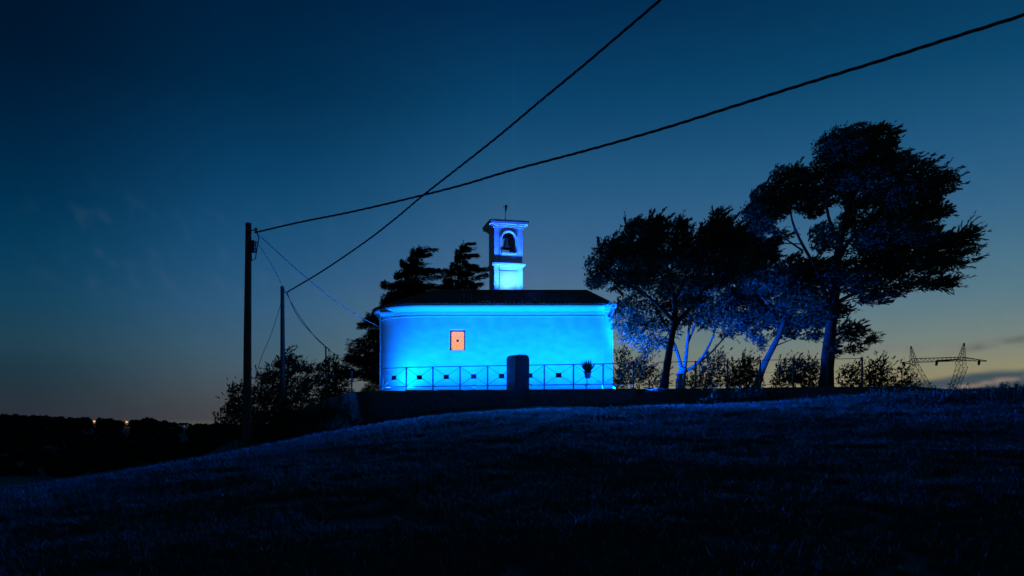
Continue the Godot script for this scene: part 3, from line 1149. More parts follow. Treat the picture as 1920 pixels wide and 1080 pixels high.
# a cedar: flat tiers of branches carrying drooping sprays, leaning to the wind towards the top
func conifer(label: String, foot: Vector3, tall: float, wide: float, lean: float, tiers: int, sd: int) -> void:
	var r := RandomNumberGenerator.new()
	r.seed = sd
	var o := thing("conifer", label, "conifer", foot)
	var spine := func(f: float) -> Vector3: return Vector3(lean * pow(f, 3.0), tall * f, 0)
	var pts: Array = []
	var rad: Array = []
	for i in 13:
		pts.append(spine.call(i / 12.0))
		rad.append(lerpf(tall * 0.018, 0.02, i / 12.0))
	part("trunk", tube_mesh(pts, rad, 8), mats.bark, o)
	var v := PackedVector3Array()
	var c := PackedColorArray()
	var angle := 0.0
	for t in tiers:
		var f := lerpf(0.12, 0.985, pow((t + r.randf_range(-0.3, 0.3)) / tiers, 0.95))
		angle += 2.4 + r.randf_range(-0.4, 0.4)
		var reach: float = wide * pow(1.0 - f, 0.78) * r.randf_range(0.5, 1.15) + 0.16
		var start: Vector3 = spine.call(f)
		var out := Vector3(cos(angle), 0, sin(angle))
		out.x += 0.35 * f
		var tilt := r.randf_range(0.0, 0.5)
		var bp: Array = []
		var br: Array = []
		var n := 7
		for i in n:
			var u := float(i) / (n - 1)
			bp.append(start + out * reach * u + Vector3.UP * reach * (tilt * u - 0.30 * u * u + 0.16 * u * u * u) + Vector3(lean * 0.25 * u * u * f, 0, 0))
			br.append(lerpf(0.02 + reach * 0.012, 0.008, u))
		part("branch", tube_mesh(bp, br, 5), mats.bark, o)
		var count := int(reach * 480) + 60
		for i in count:
			var u := pow(r.randf(), 0.7)
			var at: Vector3 = bp[0].lerp(bp[n - 1], 0)
			var fi := u * (n - 1)
			var i0 := mini(int(fi), n - 2)
			at = bp[i0].lerp(bp[i0 + 1], fi - i0)
			var across := out.cross(Vector3.UP).normalized() * r.randf_range(-1, 1) * reach * 0.36 * (1.1 - 0.75 * u)
			at += across + Vector3.UP * r.randf_range(-0.2, 0.08) * (0.5 + reach * 0.25)
			if gap_noise.get_noise_3d(at.x * 1.4 + foot.x, at.y * 1.6, at.z * 1.4) < -0.22:
				continue
			var dir := (out * 0.8 + across.normalized() * 0.6 + Vector3(0.35 * f + 0.1, r.randf_range(-0.5, 0.35), r.randf_range(-0.4, 0.4))).normalized()
			var side := dir.cross(Vector3(r.randf_range(-0.5, 0.5), 1, r.randf_range(-0.5, 0.5))).normalized()
			var sh := r.randf_range(0.6, 1.3)
			leaf(v, c, at, dir, side, r.randf_range(0.16, 0.34), r.randf_range(0.05, 0.09), Color(0.032 * sh, 0.05 * sh, 0.034 * sh))
	part("crown", arrays(v, c), mats.needle, o)


func make_trees() -> void:
	var leafy := Color(0.050, 0.075, 0.045)
	var wind := Vector3(0.9, 0.25, 0.0)
	# tall windswept tree at the right
	broad_tree("tallest windswept tree at the right, crown streaming to the right", 34.5, 1.4,
		[[[[1548, 726], [1553, 660], [1562, 580], [1568, 520], [1572, 470], [1585, 410], [1605, 340], [1620, 280]], 0.34, 0.07],
		[[[1560, 590], [1530, 510], [1500, 460], [1480, 420], [1470, 370]], 0.12, 0.03],
		[[[1566, 540], [1610, 500], [1680, 470], [1760, 450]], 0.12, 0.02],
		[[[1570, 480], [1620, 420], [1690, 370], [1740, 335]], 0.11, 0.02],
		[[[1564, 570], [1610, 548], [1680, 540], [1750, 528]], 0.09, 0.02],
		[[[1556, 640], [1580, 622], [1610, 625], [1632, 632]], 0.06, 0.015],
		[[[1575, 460], [1550, 400], [1550, 330], [1565, 290]], 0.09, 0.02],
		[[[1505, 470], [1460, 440], [1425, 410]], 0.05, 0.015]],
		[[1575, 268, 46, 26], [1600, 250, 42, 20], [1638, 262, 40, 30], [1650, 248, 18, 16], [1620, 300, 55, 32], [1558, 305, 36, 42], [1672, 300, 36, 24], [1700, 315, 40, 24], [1745, 342, 40, 24], [1768, 326, 26, 14], [1610, 345, 76, 36], [1695, 365, 62, 34],
		[1498, 322, 22, 16], [1470, 325, 24, 18], [1488, 352, 48, 34], [1442, 372, 36, 34], [1412, 404, 30, 32], [1520, 372, 32, 30], [1630, 405, 60, 34], [1715, 402, 48, 22], [1755, 388, 26, 12], [1680, 445, 78, 30], [1748, 452, 55, 20], [1796, 442, 32, 14], [1815, 428, 18, 10], [1775, 482, 48, 14], [1806, 470, 26, 8], [1700, 492, 70, 24], [1630, 480, 60, 30], [1545, 440, 36, 24], [1455, 445, 30, 14], [1590, 522, 56, 20], [1680, 526, 56, 15], [1752, 528, 36, 11], [1778, 520, 20, 8], [1640, 552, 40, 12], [1540, 505, 46, 24], [1485, 500, 46, 22], [1425, 455, 32, 28], [1440, 420, 26, 20], [1575, 575, 22, 10],
		[1592, 616, 24, 18], [1620, 634, 18, 8], [1632, 629, 10, 6], [1600, 650, 18, 7], [1560, 650, 14, 14]],
		mats.dark_bark, 4200.0, 0.17, 0.065, wind, leafy, [[1576, 388, 18, 15], [1500, 452, 22, 18], [1452, 428, 14, 11], [1640, 487, 13, 6], [1690, 322, 12, 5]])
	# dark-trunked tree next to the chapel
	broad_tree("dark-trunked tree nearest the chapel with a wide domed crown", 33.0, 1.5,
		[[[[1243, 728], [1250, 690], [1258, 640], [1266, 595], [1262, 550], [1250, 500], [1235, 450]], 0.2, 0.05],
		[[[1262, 600], [1220, 560], [1180, 530], [1140, 510]], 0.09, 0.015],
		[[[1268, 605], [1300, 570], [1330, 520], [1345, 460], [1346, 420]], 0.1, 0.015],
		[[[1262, 570], [1285, 520], [1290, 460]], 0.07, 0.015],
		[[[1255, 530], [1215, 490], [1190, 440]], 0.07, 0.015]],
		[[1200, 438, 42, 28], [1190, 415, 18, 12], [1232, 424, 26, 22], [1234, 408, 8, 10], [1275, 424, 18, 18], [1272, 412, 8, 10], [1152, 462, 38, 24], [1122, 492, 26, 24], [1180, 486, 58, 28], [1240, 474, 58, 32], [1290, 466, 44, 32], [1340, 436, 32, 32], [1345, 402, 13, 16], [1362, 420, 22, 16], [1322, 470, 50, 32], [1372, 452, 28, 34], [1112, 524, 16, 12], [1158, 522, 44, 16], [1222, 524, 50, 20], [1285, 524, 46, 22], [1335, 510, 44, 26], [1385, 490, 30, 28], [1290, 560, 22, 10]],
		mats.dark_bark, 6000.0, 0.15, 0.06, Vector3(0.6, 0.2, 0), leafy, [[1240, 472, 9, 7], [1205, 560, 14, 8]])
	# pale many-stemmed tree, lit by the floodlight
	broad_tree("pale many-stemmed tree lit blue, behind the litter bin", 37.5, 1.6,
		[[[[1276, 726], [1278, 705], [1281, 690]], 0.24, 0.19],
		[[[1279, 696], [1270, 660], [1263, 640], [1240, 590], [1220, 560]], 0.11, 0.03],
		[[[1283, 696], [1288, 640], [1290, 600], [1284, 560]], 0.11, 0.03],
		[[[1285, 696], [1308, 680], [1330, 640], [1345, 590]], 0.09, 0.025],
		[[[1300, 688], [1330, 664], [1352, 640], [1375, 615]], 0.07, 0.02],
		[[[1286, 650], [1300, 615], [1315, 570]], 0.07, 0.02],
		[[[1260, 640], [1225, 628], [1200, 640]], 0.04, 0.012]],
		[[1205, 562, 48, 20], [1188, 596, 40, 22], [1165, 572, 20, 14], [1222, 636, 32, 14], [1240, 604, 32, 18], [1300, 582, 46, 24], [1352, 590, 44, 24], [1320, 552, 52, 22], [1382, 562, 38, 30], [1370, 618, 24, 12], [1262, 560, 40, 16], [1180, 625, 22, 12], [1410, 590, 30, 26]],
		mats.pale_bark, 3000.0, 0.14, 0.065, Vector3(0.3, -0.1, 0), Color(0.06, 0.085, 0.055), [[1310, 650, 14, 30]])
	# leaning tree
	broad_tree("leaning tree between the pale tree and the tallest tree", 36.0, 1.4,
		[[[[1413, 727], [1430, 690], [1450, 650], [1466, 615], [1472, 580], [1465, 530], [1450, 480]], 0.2, 0.05],
		[[[1468, 605], [1500, 570], [1530, 545]], 0.07, 0.015],
		[[[1470, 590], [1430, 560], [1400, 520]], 0.07, 0.015],
		[[[1462, 620], [1440, 600], [1420, 640]], 0.03, 0.01]],
		[[1402, 474, 52, 34], [1442, 520, 58, 30], [1500, 556, 56, 24], [1402, 552, 46, 26], [1442, 588, 54, 20], [1510, 596, 42, 18], [1392, 606, 22, 10], [1472, 618, 26, 10], [1540, 586, 32, 22], [1366, 500, 34, 28], [1425, 640, 9, 12], [1410, 625, 9, 10], [1520, 622, 22, 9], [1488, 528, 40, 20]],
		mats.bark, 4800.0, 0.15, 0.065, wind, leafy, [[1450, 560, 10, 6]])
	# small trees at the left, behind the poles
	broad_tree("small broadleaf tree behind the two utility poles", 46.0, 1.0,
		[[[[534, 790], [536, 740], [540, 700], [542, 668]], 0.13, 0.03],
		[[[536, 745], [515, 715], [505, 695]], 0.05, 0.012],
		[[[537, 730], [560, 705], [570, 685]], 0.05, 0.012]],
		[[541, 664, 15, 13], [536, 684, 26, 16], [514, 690, 20, 14], [498, 702, 20, 12], [565, 684, 18, 12], [578, 690, 8, 8], [508, 720, 30, 16], [548, 715, 34, 18], [570, 716, 14, 12], [484, 736, 20, 16], [530, 748, 48, 22], [568, 748, 18, 20]],
		mats.bark, 2700.0, 0.15, 0.07, Vector3(0.4, 0.2, 0), leafy)
	broad_tree("small bushy tree by the thin pole left of the chapel", 50.0, 1.0,
		[[[[612, 775], [614, 730], [618, 690]], 0.11, 0.03], [[[614, 735], [632, 712]], 0.04, 0.012]],
		[[620, 676, 15, 10], [602, 690, 16, 12], [632, 688, 16, 12], [596, 708, 16, 12], [618, 706, 22, 12], [640, 708, 14, 13], [606, 728, 26, 12], [634, 728, 20, 10], [615, 745, 34, 12]],
		mats.bark, 2800.0, 0.16, 0.07, Vector3(0.4, 0.2, 0), leafy)
	# two cedars behind the chapel
	var f1 := pt(738, 0, 50.0)
	conifer("large dark cedar behind the rounded end of the chapel, its top bent right", Vector3(f1.x, EYE + ground_height(f1.x, 50.0) - 0.2, -50.0), 790.0 * 50 / FOCAL - 452.0 * 50 / FOCAL - ground_height(f1.x, 50.0), 5.2, 1.6, 100, 5)
	var f2 := pt(852, 0, 52.0)
	conifer("smaller dark cedar showing above the roof left of the bell tower", Vector3(f2.x, EYE + ground_height(f2.x, 52.0) - 0.2, -52.0), (790.0 - 444.0) * 52 / FOCAL - ground_height(f2.x, 52.0), 4.3, 0.6, 76, 9)


func bush(label: String, d: float, depth: float, clumps: Array, group: String, density := 2600.0, col := Color(0.042, 0.062, 0.036), long := 0.15) -> void:
	var x := 0.0
	for cl in clumps:
		x += cl[0] / clumps.size()
	var base := pt(x, 0, d)
	var o := thing("bush", label, "bush", Vector3(base.x, EYE + ground_height(base.x, d), -d), group)
	for k in 4:
		var cl: Array = clumps[k % clumps.size()]
		var tip := pt(cl[0] + rng.randf_range(-5, 5), cl[1], d) - o.position
		var g := Vector3(lerpf(0.0, tip.x, 0.6), 0, rng.randf_range(-0.2, 0.2))
		g.y = EYE + ground_height(o.position.x + g.x, d) - o.position.y - 0.1
		limb(o, "stem", [g, g.lerp(tip, 0.6) + Vector3(rng.randf_range(-0.1, 0.1), 0, 0), tip], 0.025, 0.006, mats.bark, 5)
	var cm := part("foliage", crown_mesh(clumps, d, depth, density, long, 0.065, Vector3(0.25, 0.35, 0), col, [], -0.28), mats.bush_leaf, o)
	cm.position = -o.position


func make_bushes() -> void:
	var g := "bushes behind the plain fence"
	bush("bush filling the gap between chapel corner and dark trunk", 39.0, 0.5, [[1168, 668, 16, 20], [1185, 700, 30, 26], [1205, 680, 20, 18], [1160, 712, 14, 14], [1228, 706, 22, 22], [1212, 650, 14, 10]], g, 1900.0)
	bush("bush between the pale stems and the leaning trunk", 40.0, 0.5, [[1330, 694, 26, 24], [1346, 668, 14, 12], [1318, 718, 24, 12], [1358, 706, 20, 20], [1296, 712, 14, 14]], g, 2000.0)
	bush("dense bush left of the leaning trunk", 40.5, 0.5, [[1396, 688, 26, 22], [1382, 712, 24, 18], [1412, 712, 18, 16], [1402, 670, 10, 8]], g)
	bush("dense bush between leaning trunk and tallest trunk", 39.5, 0.5, [[1492, 692, 34, 22], [1515, 678, 18, 12], [1470, 708, 22, 20], [1520, 710, 22, 18], [1488, 676, 12, 10]], g)
	bush("sparse bush just right of the tallest trunk", 37.0, 0.4, [[1588, 700, 18, 20], [1606, 690, 16, 16], [1596, 718, 28, 9], [1620, 710, 12, 14]], g, 1500.0)
	bush("rounded bush at the right end of the plain fence", 34.5, 0.4, [[1646, 682, 14, 15], [1650, 706, 20, 20], [1640, 724, 26, 10], [1632, 700, 8, 12]], g, 2500.0)
	bush("low straggly bush left of the lattice pylon", 31.0, 0.4, [[1690, 688, 9, 7], [1700, 704, 14, 10], [1684, 716, 20, 13], [1708, 722, 14, 9], [1726, 731, 14, 7], [1664, 728, 16, 9]], g, 2200.0)
	g = "dark bushes on the left slope"
	bush("dark bush at the foot of the tall utility pole", 33.0, 0.7, [[440, 742, 16, 18], [432, 770, 20, 20], [455, 766, 24, 24], [420, 792, 16, 12], [446, 724, 9, 9], [470, 780, 26, 20]], g, 2500.0)
	bush("dark bush between the two utility poles", 31.0, 0.7, [[490, 780, 28, 20], [516, 772, 26, 20], [500, 800, 40, 16], [478, 808, 30, 14]], g)
	bush("dark bush right of the second utility pole", 31.5, 0.7, [[548, 780, 32, 20], [575, 770, 26, 16], [560, 798, 40, 16], [590, 790, 30, 16]], g)
	bush("dark bush below the thin posts on the slope", 32.5, 0.6, [[608, 772, 28, 14], [632, 768, 22, 12], [622, 785, 36, 13], [650, 786, 20, 10]], g)
	bush("low dark brush along the brow under the poles", 28.5, 0.6, [[440, 806, 30, 12], [480, 816, 36, 12], [525, 812, 36, 11], [570, 808, 30, 10], [612, 802, 26, 8]], g)
	g = "scrub at the foot of the terrace bank"
	bush("low scrub at the foot of the bank below the litter bin", 31.6, 0.4, [[1286, 755, 26, 7], [1320, 752, 24, 7]], g, 2600.0)
	bush("low scrub at the foot of the bank below the leaning trunk", 30.4, 0.4, [[1350, 748, 40, 9], [1400, 744, 40, 9], [1450, 741, 34, 8]], g, 2600.0)


# ------------------------------------------------------------------ poles and cables

func cable(called: String, label: String, pts: Array, r0: float, r1: float, m: Material, group := "", twist := 0.0) -> void:
	# one strand, or three twisted together
	var cv := Curve3D.new()
	for i in pts.size():
		var t: Vector3 = (pts[mini(i + 1, pts.size() - 1)] - pts[maxi(i - 1, 0)]) / 6.0
		cv.add_point(pts[i], -t, t)
	var long := cv.get_baked_length()
	var n := clampi(int(long / 0.2), 12, 180) if twist > 0.0 else 40
	var st := new_st()
	for strand in (3 if twist > 0.0 else 1):
		var p: Array = []
		var r: Array = []
		for i in n + 1:
			var f := float(i) / n
			var q := cv.sample_baked(long * f, true)
			var rr := lerpf(r0, r1, f)
			if twist > 0.0:
				var a := TAU * (long * f * twist + strand / 3.0)
				q += Vector3(0, cos(a), sin(a)) * rr * 0.55
				rr *= 0.55
			p.append(q)
			r.append(rr)
		tube(st, p, r, 5)
	var o := part(numbered(called), done(st), m, self)
	o.set_meta("label", label)
	o.set_meta("category", "cable")
	if group:
		o.set_meta("group", group)


func along(x0: float, d0: float, x1: float, d1: float, seen: Array) -> Array:
	# points of a cable that hangs in the vertical plane through (x0, d0) and (x1, d1), at the heights where it is seen
	var out: Array = []
	for s in seen:
		var k: float = (s[0] - 960.0) / FOCAL
		var t := (k * d0 - x0) / ((x1 - x0) - k * (d1 - d0))
		var d := lerpf(d0, d1, t)
		out.append(pt(s[0], s[1], d))
	return out


func make_poles_and_cables() -> void:
	# tall pole
	var d := 27.5
	var x := pt(463, 0, d).x
	var base := on_ground(x, d)
	var top := pt(466, 421, d)
	var o := thing("utility_pole", "tall wooden utility pole at the left with a dark box near its top", "utility pole", base, "utility poles")
	part("shaft", tube_mesh([Vector3(0, -0.3, 0), Vector3(0.02, (top.y - base.y) * 0.5, 0), top - base], [0.155, 0.13, 0.10], 14), mats.pole_wood, o)
	var th := top.y - base.y
	var tx := top.x - base.x
	part("junction_box", box_mesh(Vector3(tx + 0.03, th - 0.98, 0.02), Vector3(tx + 0.28, th - 0.60, 0.28)), mats.iron, o)
	part("bracket", bar(Vector3(tx, th - 0.24, 0.08), Vector3(tx + 0.32, th - 0.22, 0.16), 0.02), mats.steel, o)
	part("insulator", lathe([[0.0, th - 0.30], [0.05, th - 0.28], [0.06, th - 0.22], [0.04, th - 0.17], [0.0, th - 0.15]], 10), mats.porcelain, o).position = Vector3(tx + 0.3, 0.02, 0.15)
	part("cable_loop", tube_mesh([Vector3(tx + 0.3, th - 0.24, 0.16), Vector3(tx + 0.42, th - 0.5, 0.2), Vector3(tx + 0.36, th - 0.95, 0.25), Vector3(tx + 0.3, th - 1.22, 0.2), Vector3(tx + 0.16, th - 1.28, 0.15), Vector3(tx + 0.14, th - 0.98, 0.14)], [0.018, 0.018, 0.018, 0.018, 0.018, 0.018], 6), mats.cable, o)
	part("pole_cap", lathe([[0.0, th - 0.01], [0.115, th - 0.01], [0.10, th + 0.05], [0.0, th + 0.07]], 12), mats.steel, o).position = Vector3(tx, 0, 0)
	# second pole
	var d2 := 38.0
	var x2 := pt(530.5, 0, d2).x
	var b2 := on_ground(x2, d2)
	var t2 := pt(529.5, 539, d2) - b2
	var o2 := thing("utility_pole", "slimmer utility pole farther back, just right of the tall one", "utility pole", b2, "utility poles")
	part("shaft", tube_mesh([Vector3(0, -0.3, 0), t2 * 0.5, t2], [0.13, 0.115, 0.09], 12), mats.pole_wood, o2)
	part("bracket", bar(t2 + Vector3(0, -0.24, 0), t2 + Vector3(0.26, -0.24, 0.06), 0.02), mats.steel, o2)
	part("insulator", lathe([[0.0, -0.06], [0.05, -0.04], [0.055, 0.03], [0.0, 0.06]], 10), mats.porcelain, o2).position = t2 + Vector3(0.26, -0.24, 0.06)
	part("pole_cap", lathe([[0.0, -0.01], [0.1, -0.01], [0.09, 0.05], [0.0, 0.06]], 12), mats.steel, o2).position = t2
	# thin pole far behind
	var d3 := 52.0
	var x3 := pt(611, 0, d3).x
	var b3 := on_ground(x3, d3)
	var t3 := pt(611, 650, d3) - b3
	var o3 := thing("utility_pole", "thin distant pole rising from the small tree left of the chapel", "utility pole", b3, "utility poles")
	part("shaft", tube_mesh([Vector3(0, -0.3, 0), t3], [0.07, 0.05], 8), mats.steel, o3)
	part("bracket", bar(t3 + Vector3(-0.14, -0.05, 0), t3 + Vector3(0.14, -0.05, 0), 0.02), mats.steel, o3)
	# overhead cables
	var seen_a := [[478, 436], [560, 417], [660, 397], [780, 369], [870, 346], [960, 319], [1100, 282], [1240, 242], [1370, 201], [1500, 160], [1640, 117], [1780, 72], [1925, 26], [2150, -52]]
	cable("overhead_cable", "thick dark twisted cable from the tall pole to the upper right", along(top.x + 0.3, d - 0.1, 7.7, 12.0, seen_a), 0.03, 0.03, mats.cable, "overhead cables", 0.9)
	var seen_b := [[536, 549], [600, 511], [680, 457], [740, 411], [790, 369], [850, 322], [930, 259], [1010, 192], [1090, 126], [1170, 58], [1240, -2], [1330, -84], [1420, -168]]
	cable("overhead_cable", "dark cable from the slimmer pole to the top edge, crossing the other", along(b2.x + t2.x + 0.26, d2, 2.24, 12.5, seen_b), 0.036, 0.025, mats.cable, "overhead cables", 0.9)
	# thinner wires
	var apse := Vector3(CX0 - 2.35, EYE + 4.6, -CM + 0.9)
	var hook := top + Vector3(0.3, -0.3, 0.1)
	cable("service_wire", "thin blue-lit wire sagging from the tall pole to the rounded chapel end", [hook, hook.lerp(apse, 0.25) + Vector3(0, -0.22, 0), hook.lerp(apse, 0.5) + Vector3(0, -0.32, 0), hook.lerp(apse, 0.75) + Vector3(0, -0.25, 0), apse], 0.016, 0.016, mats.pale_cable, "thin wires at the left")
	var p2 := b2 + t2 + Vector3(0.2, -0.2, 0)
	cable("service_wire", "thin wire from the tall pole down past the slimmer pole's top", [hook + Vector3(0, -0.3, 0), pt(510, 497, 31.5), pt(536, 548, 37.0), pt(560, 590, 42.0), pt(590, 631, 48.0), pt(611, 651, 52.0)], 0.013, 0.02, mats.pale_cable, "thin wires at the left")
	cable("service_wire", "thin wire from the slimmer pole to the thin distant pole", [p2, pt(556, 589, 43.0), pt(580, 620, 47.0), pt(611, 650, 52.0), pt(640, 676, 58.0), pt(668, 698, 64.0)], 0.018, 0.022, mats.cable, "thin wires at the left")
	cable("guy_wire", "guy wire slanting down left from the slimmer pole", [b2 + t2 + Vector3(-0.05, -0.7, 0), pt(508, 628, 37.2), pt(484, 690, 36.5), on_ground(pt(462, 0, 35.8).x, 35.8)], 0.012, 0.012, mats.cable, "thin wires at the left")


# ------------------------------------------------------------------ pylon

func make_pylon() -> void:
	var d := 210.0
	var base := pt(1768, 0, d)
	var gy := ground_height(base.x, d)
	var o := thing("lattice_pylon", "distant lattice power pylon with two horns and a wide crossarm", "pylon", Vector3(base.x, EYE + gy, -d))
	var P := func(px: float, py: float, dz: float) -> Vector3: return pt(px, py, d) + Vector3(0, 0, dz) - o.position
	var r := 0.065
	var lattice := func(called: String, a: Array, b: Array, wide_a: float, wide_b: float, bays: int) -> void:
		# a square lattice boom from a to b
		var st := new_st()
		var pa: Vector3 = P.call(a[0], a[1], 0.0)
		var pb: Vector3 = P.call(b[0], b[1], 0.0)
		var dir := (pb - pa).normalized()
		var s := dir.cross(Vector3.BACK).normalized()
		var corners := func(f: float) -> Array:
			var c := pa.lerp(pb, f)
			var w := lerpf(wide_a, wide_b, f) * 0.5
			return [c + s * w + Vector3.BACK * w, c - s * w + Vector3.BACK * w, c - s * w - Vector3.BACK * w, c + s * w - Vector3.BACK * w]
		for i in bays:
			var q: Array = corners.call(float(i) / bays)
			var n: Array = corners.call(float(i + 1) / bays)
			for k in 4:
				tube(st, [q[k], n[k]], [r, r], 4, false)
				tube(st, [q[k], n[(k + 1) % 4]], [r * 0.6, r * 0.6], 4, false)
				tube(st, [n[k], n[(k + 1) % 4]], [r * 0.5, r * 0.5], 4, false)
		part(called, done(st), mats.steel, o)
	# waist and legs below the brow, then two arms, horns and crossarm
	var foot_y := 790.0 - gy * FOCAL / d
	lattice.call("tower_body", [1770, foot_y], [1770, 765], 6.5, 2.2, 6)
	lattice.call("arm", [1764, 768], [1713, 688], 1.4, 2.0, 8)
	lattice.call("arm", [1776, 768], [1804, 686], 1.4, 2.0, 8)
	lattice.call("horn", [1714, 686], [1708, 649], 1.7, 0.15, 4)
	lattice.call("horn", [1801, 684], [1808, 643], 1.9, 0.15, 4)
	lattice.call("crossarm", [1712, 676], [1806, 673], 1.0, 1.0, 12)
	lattice.call("crossarm", [1712, 680], [1690, 680], 0.9, 0.15, 3)
	lattice.call("crossarm", [1806, 673], [1850, 677], 0.9, 0.15, 5)
	for e in [[1757, 677, 1748, 685], [1836, 677, 1827, 684], [1694, 680, 1689, 686]]:
		part("insulator", tube_mesh([P.call(e[0], e[1], 0.0), P.call(e[2], e[3], 2.0)], [0.32, 0.32], 6), mats.iron, o)
	part("conductor", tube_mesh([P.call(1757, 677, 0.0), P.call(1768, 678, 8.0)], [0.3, 0.15], 6), mats.iron, o)


# ------------------------------------------------------------------ far things

func make_far_things() -> void:
	# woods on the far ridge and in the valley: one blob of leafy mass per tree
	var st := new_st()
	var v := PackedVector3Array()
	var c := PackedColorArray()
	for k in 42:
		var q := rand_dir()
		q = Vector3(q.x, absf(q.y) * 1.3, q.z)
		for j in 5:
			leaf(v, c, q * 0.85 + rand_dir() * 0.2, (q + rand_dir() * 0.8).normalized(), rand_dir(), 0.55, 0.5, Color.WHITE)
	var blob := arrays(v, c)
	var spots: Array = []
	for i in 3400:
		var sx := rng.randf_range(-420, 560)
		var d := rng.randf_range(330, 900) if i % 3 else rng.randf_range(800, 900)
		var x := (sx - 960.0) / FOCAL * d
		var s := rng.randf_range(1.6, 3.4)
		if d > 560.0 and (absf(sx - 177.0) < 9.0 or absf(sx - 238.0) < 9.0 or absf(sx - 344.0) < 9.0):
			continue
		if noise.get_noise_2d(x * 0.4, d * 0.4) > 0.3:
			s *= 0.5
		spots.append(Transform3D(Basis.from_euler(Vector3(0, rng.randf() * TAU, 0)).scaled(Vector3(s, s * rng.randf_range(0.8, 1.5), s)), on_ground(x, d)))
	for i in 900:
		var sx := rng.randf_range(-300, 500)
		var d := rng.randf_range(70, 200)
		var x := (sx - 960.0) / FOCAL * d
		var s := rng.randf_range(1.2, 2.4)
		spots.append(Transform3D(Basis.from_euler(Vector3(0, rng.randf() * TAU, 0)).scaled(Vector3(s, s * rng.randf_range(0.8, 1.3), s)), on_ground(x, d)))
	var mm := MultiMesh.new()
	mm.transform_format = MultiMesh.TRANSFORM_3D
	mm.use_colors = true
	mm.mesh = blob
	mm.instance_count = spots.size()
	for i in spots.size():
		mm.set_instance_transform(i, spots[i])
		var f := rng.randf_range(0.6, 1.2)
		mm.set_instance_color(i, Color(0.035 * f, 0.045 * f, 0.03 * f))
	var mi := MultiMeshInstance3D.new()
	mi.name = "far_wood"
	mi.multimesh = mm
	mi.material_override = mats.leaf
	mi.set_meta("kind", "stuff")
	add_child(mi)
	# two street lamps and a pale house on the ridge
	for e in [[177, 790, "orange street lamp far left on the dark ridge"], [238, 791, "orange street lamp on the dark ridge, the right one of two"]]:
		var d := 700.0
		var head := pt(e[0], e[1], d)
		var g := ground_height(head.x, d) + EYE
		var o := thing("street_lamp", e[2], "street lamp", Vector3(head.x, g, head.z), "street lamps on the ridge")
		part("post", tube_mesh([Vector3(0, -1, 0), Vector3(0, head.y - g - 0.2, 0)], [0.14, 0.1], 8), mats.steel, o)
		part("lamp_head", lathe([[0.0, head.y - g - 0.95], [1.0, head.y - g - 0.5], [1.05, head.y - g], [0.6, head.y - g + 0.6], [0.0, head.y - g + 0.8]], 12), mats.street_glow, o)
		var l := OmniLight3D.new()
		l.name = numbered("street_lamp_light")
		l.position = head + Vector3(0, 0, 1.6)
		l.light_color = Color(1.0, 0.42, 0.13).linear_to_srgb()
		l.light_energy = 6.0
		l.light_size = 0.5
		l.omni_range = 60.0
		l.omni_attenuation = 2.0
		l.shadow_enabled = true
		add_child(l)
	var d := 760.0
	var hp := pt(344, 799, d)
	var hg := ground_height(hp.x, d) + EYE
	var h := thing("house", "tiny pale house on the dark ridge at the left", "house", Vector3(hp.x, hg, hp.z))
	var ty := hp.y - hg
	part("wall", box_mesh(Vector3(-4, -2, -3), Vector3(4, ty + 1.5, 3)), mats.moulding, h)
	var st2 := new_st()
	for s in [1.0, -1.0]:
		quad(st2, Vector3(-4.5 * s, ty + 1.3, 3.5 * s), Vector3(-4.5 * s, ty + 3.2, 0), Vector3(4.5 * s, ty + 3.2, 0), Vector3(4.5 * s, ty + 1.3, 3.5 * s))
	part("roof", done(st2), mats.roof_tile, h)
	for wx in [-2.0, 2.0]:
		part("window", box_mesh(Vector3(wx - 0.6, ty - 0.9, 3.003), Vector3(wx + 0.6, ty + 0.6, 3.05)), mats.house_glow, h)


# ------------------------------------------------------------------ grass

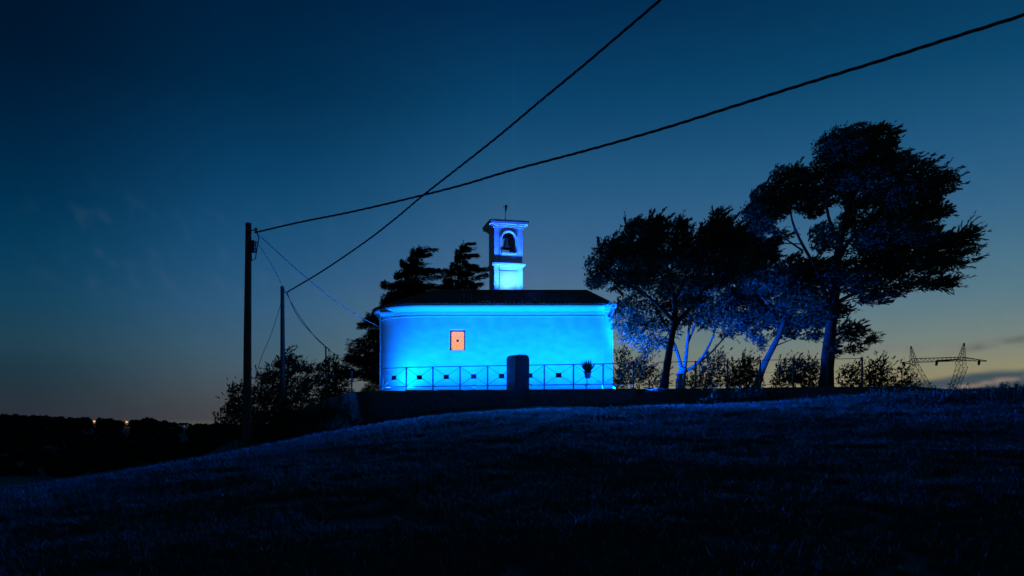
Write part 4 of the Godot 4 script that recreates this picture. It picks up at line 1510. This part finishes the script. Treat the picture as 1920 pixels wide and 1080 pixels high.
func make_grass() -> void:
	# a tuft of bent blades
	var tufts: Array = []
	for t in 3:
		var v := PackedVector3Array()
		var c := PackedColorArray()
		for k in 9:
			var a := rng.randf() * TAU
			var at := Vector3(rng.randf_range(-0.07, 0.07), -0.01, rng.randf_range(-0.07, 0.07))
			var lean := rng.randf_range(0.2, 1.1)
			var dir := Vector3(cos(a) * lean, 1, sin(a) * lean).normalized()
			var side := dir.cross(Vector3(sin(a * 3), 0.2, cos(a * 3))).normalized()
			leaf(v, c, at, dir, side, rng.randf_range(0.07, 0.16), 0.012, Color(1, 1, 1) * rng.randf_range(0.7, 1.3))
		tufts.append(arrays(v, c))
	for t in 3:
		var spots: Array = []
		for i in 46000:
			# denser close by; a little wider than the picture so that a step aside still finds meadow
			var d := 4.5 + 25.0 * pow(rng.randf(), 1.25)
			var x := rng.randf_range(-0.78, 0.78) * d
			if noise.get_noise_2d(x * 14.0 + 70, d * 14.0) < -0.25:
				continue
			var s := rng.randf_range(0.6, 1.25) * (0.8 + 0.9 * d / 28.0)
			spots.append(Transform3D(Basis.from_euler(Vector3(rng.randf_range(-0.2, 0.2), rng.randf() * TAU, 0)).scaled(Vector3(s, s * rng.randf_range(0.35, 0.85), s)), on_ground(x, d)))
		var mm := MultiMesh.new()
		mm.transform_format = MultiMesh.TRANSFORM_3D
		mm.use_colors = true
		mm.mesh = tufts[t]
		mm.instance_count = spots.size()
		for i in spots.size():
			mm.set_instance_transform(i, spots[i])
			var dry := rng.randf()
			var f := rng.randf_range(0.6, 1.2)
			var c := Color(0.085, 0.11, 0.075).lerp(Color(0.24, 0.22, 0.18), dry * dry)
			mm.set_instance_color(i, Color(c.r * f, c.g * f, c.b * f))
		var mi := MultiMeshInstance3D.new()
		mi.name = "meadow_grass"
		mi.multimesh = mm
		mi.material_override = mats.grass
		mi.set_meta("kind", "stuff")
		add_child(mi, true)
	# taller weeds along the right-hand brow
	var w := PackedVector3Array()
	var wc := PackedColorArray()
	for i in 900:
		var x := rng.randf_range(9.5, 21.0)
		var d := rng.randf_range(22.0, 29.0)
		if noise.get_noise_2d(x * 10.0, d * 10.0 + 40) < 0.0 and i % 3:
			continue
		var g := on_ground(x, d)
		var tall := rng.randf_range(0.12, 0.34) * (1.6 if i % 14 == 0 else 1.0)
		for k in 4:
			var a := rng.randf() * TAU
			var dir := Vector3(cos(a) * 0.35 + 0.2, 1, sin(a) * 0.35).normalized()
			leaf(w, wc, g, dir, Vector3(-sin(a), 0, cos(a)), tall, 0.018, Color(0.07, 0.08, 0.04))
		if i % 14 == 0:
			for k in 8:
				leaf(w, wc, g + Vector3(0.04, tall * rng.randf_range(0.6, 1.0), 0), rand_dir(), rand_dir(), 0.09, 0.04, Color(0.07, 0.08, 0.04))
	structure("tall_weeds", arrays(w, wc), mats.grass, "stuff")
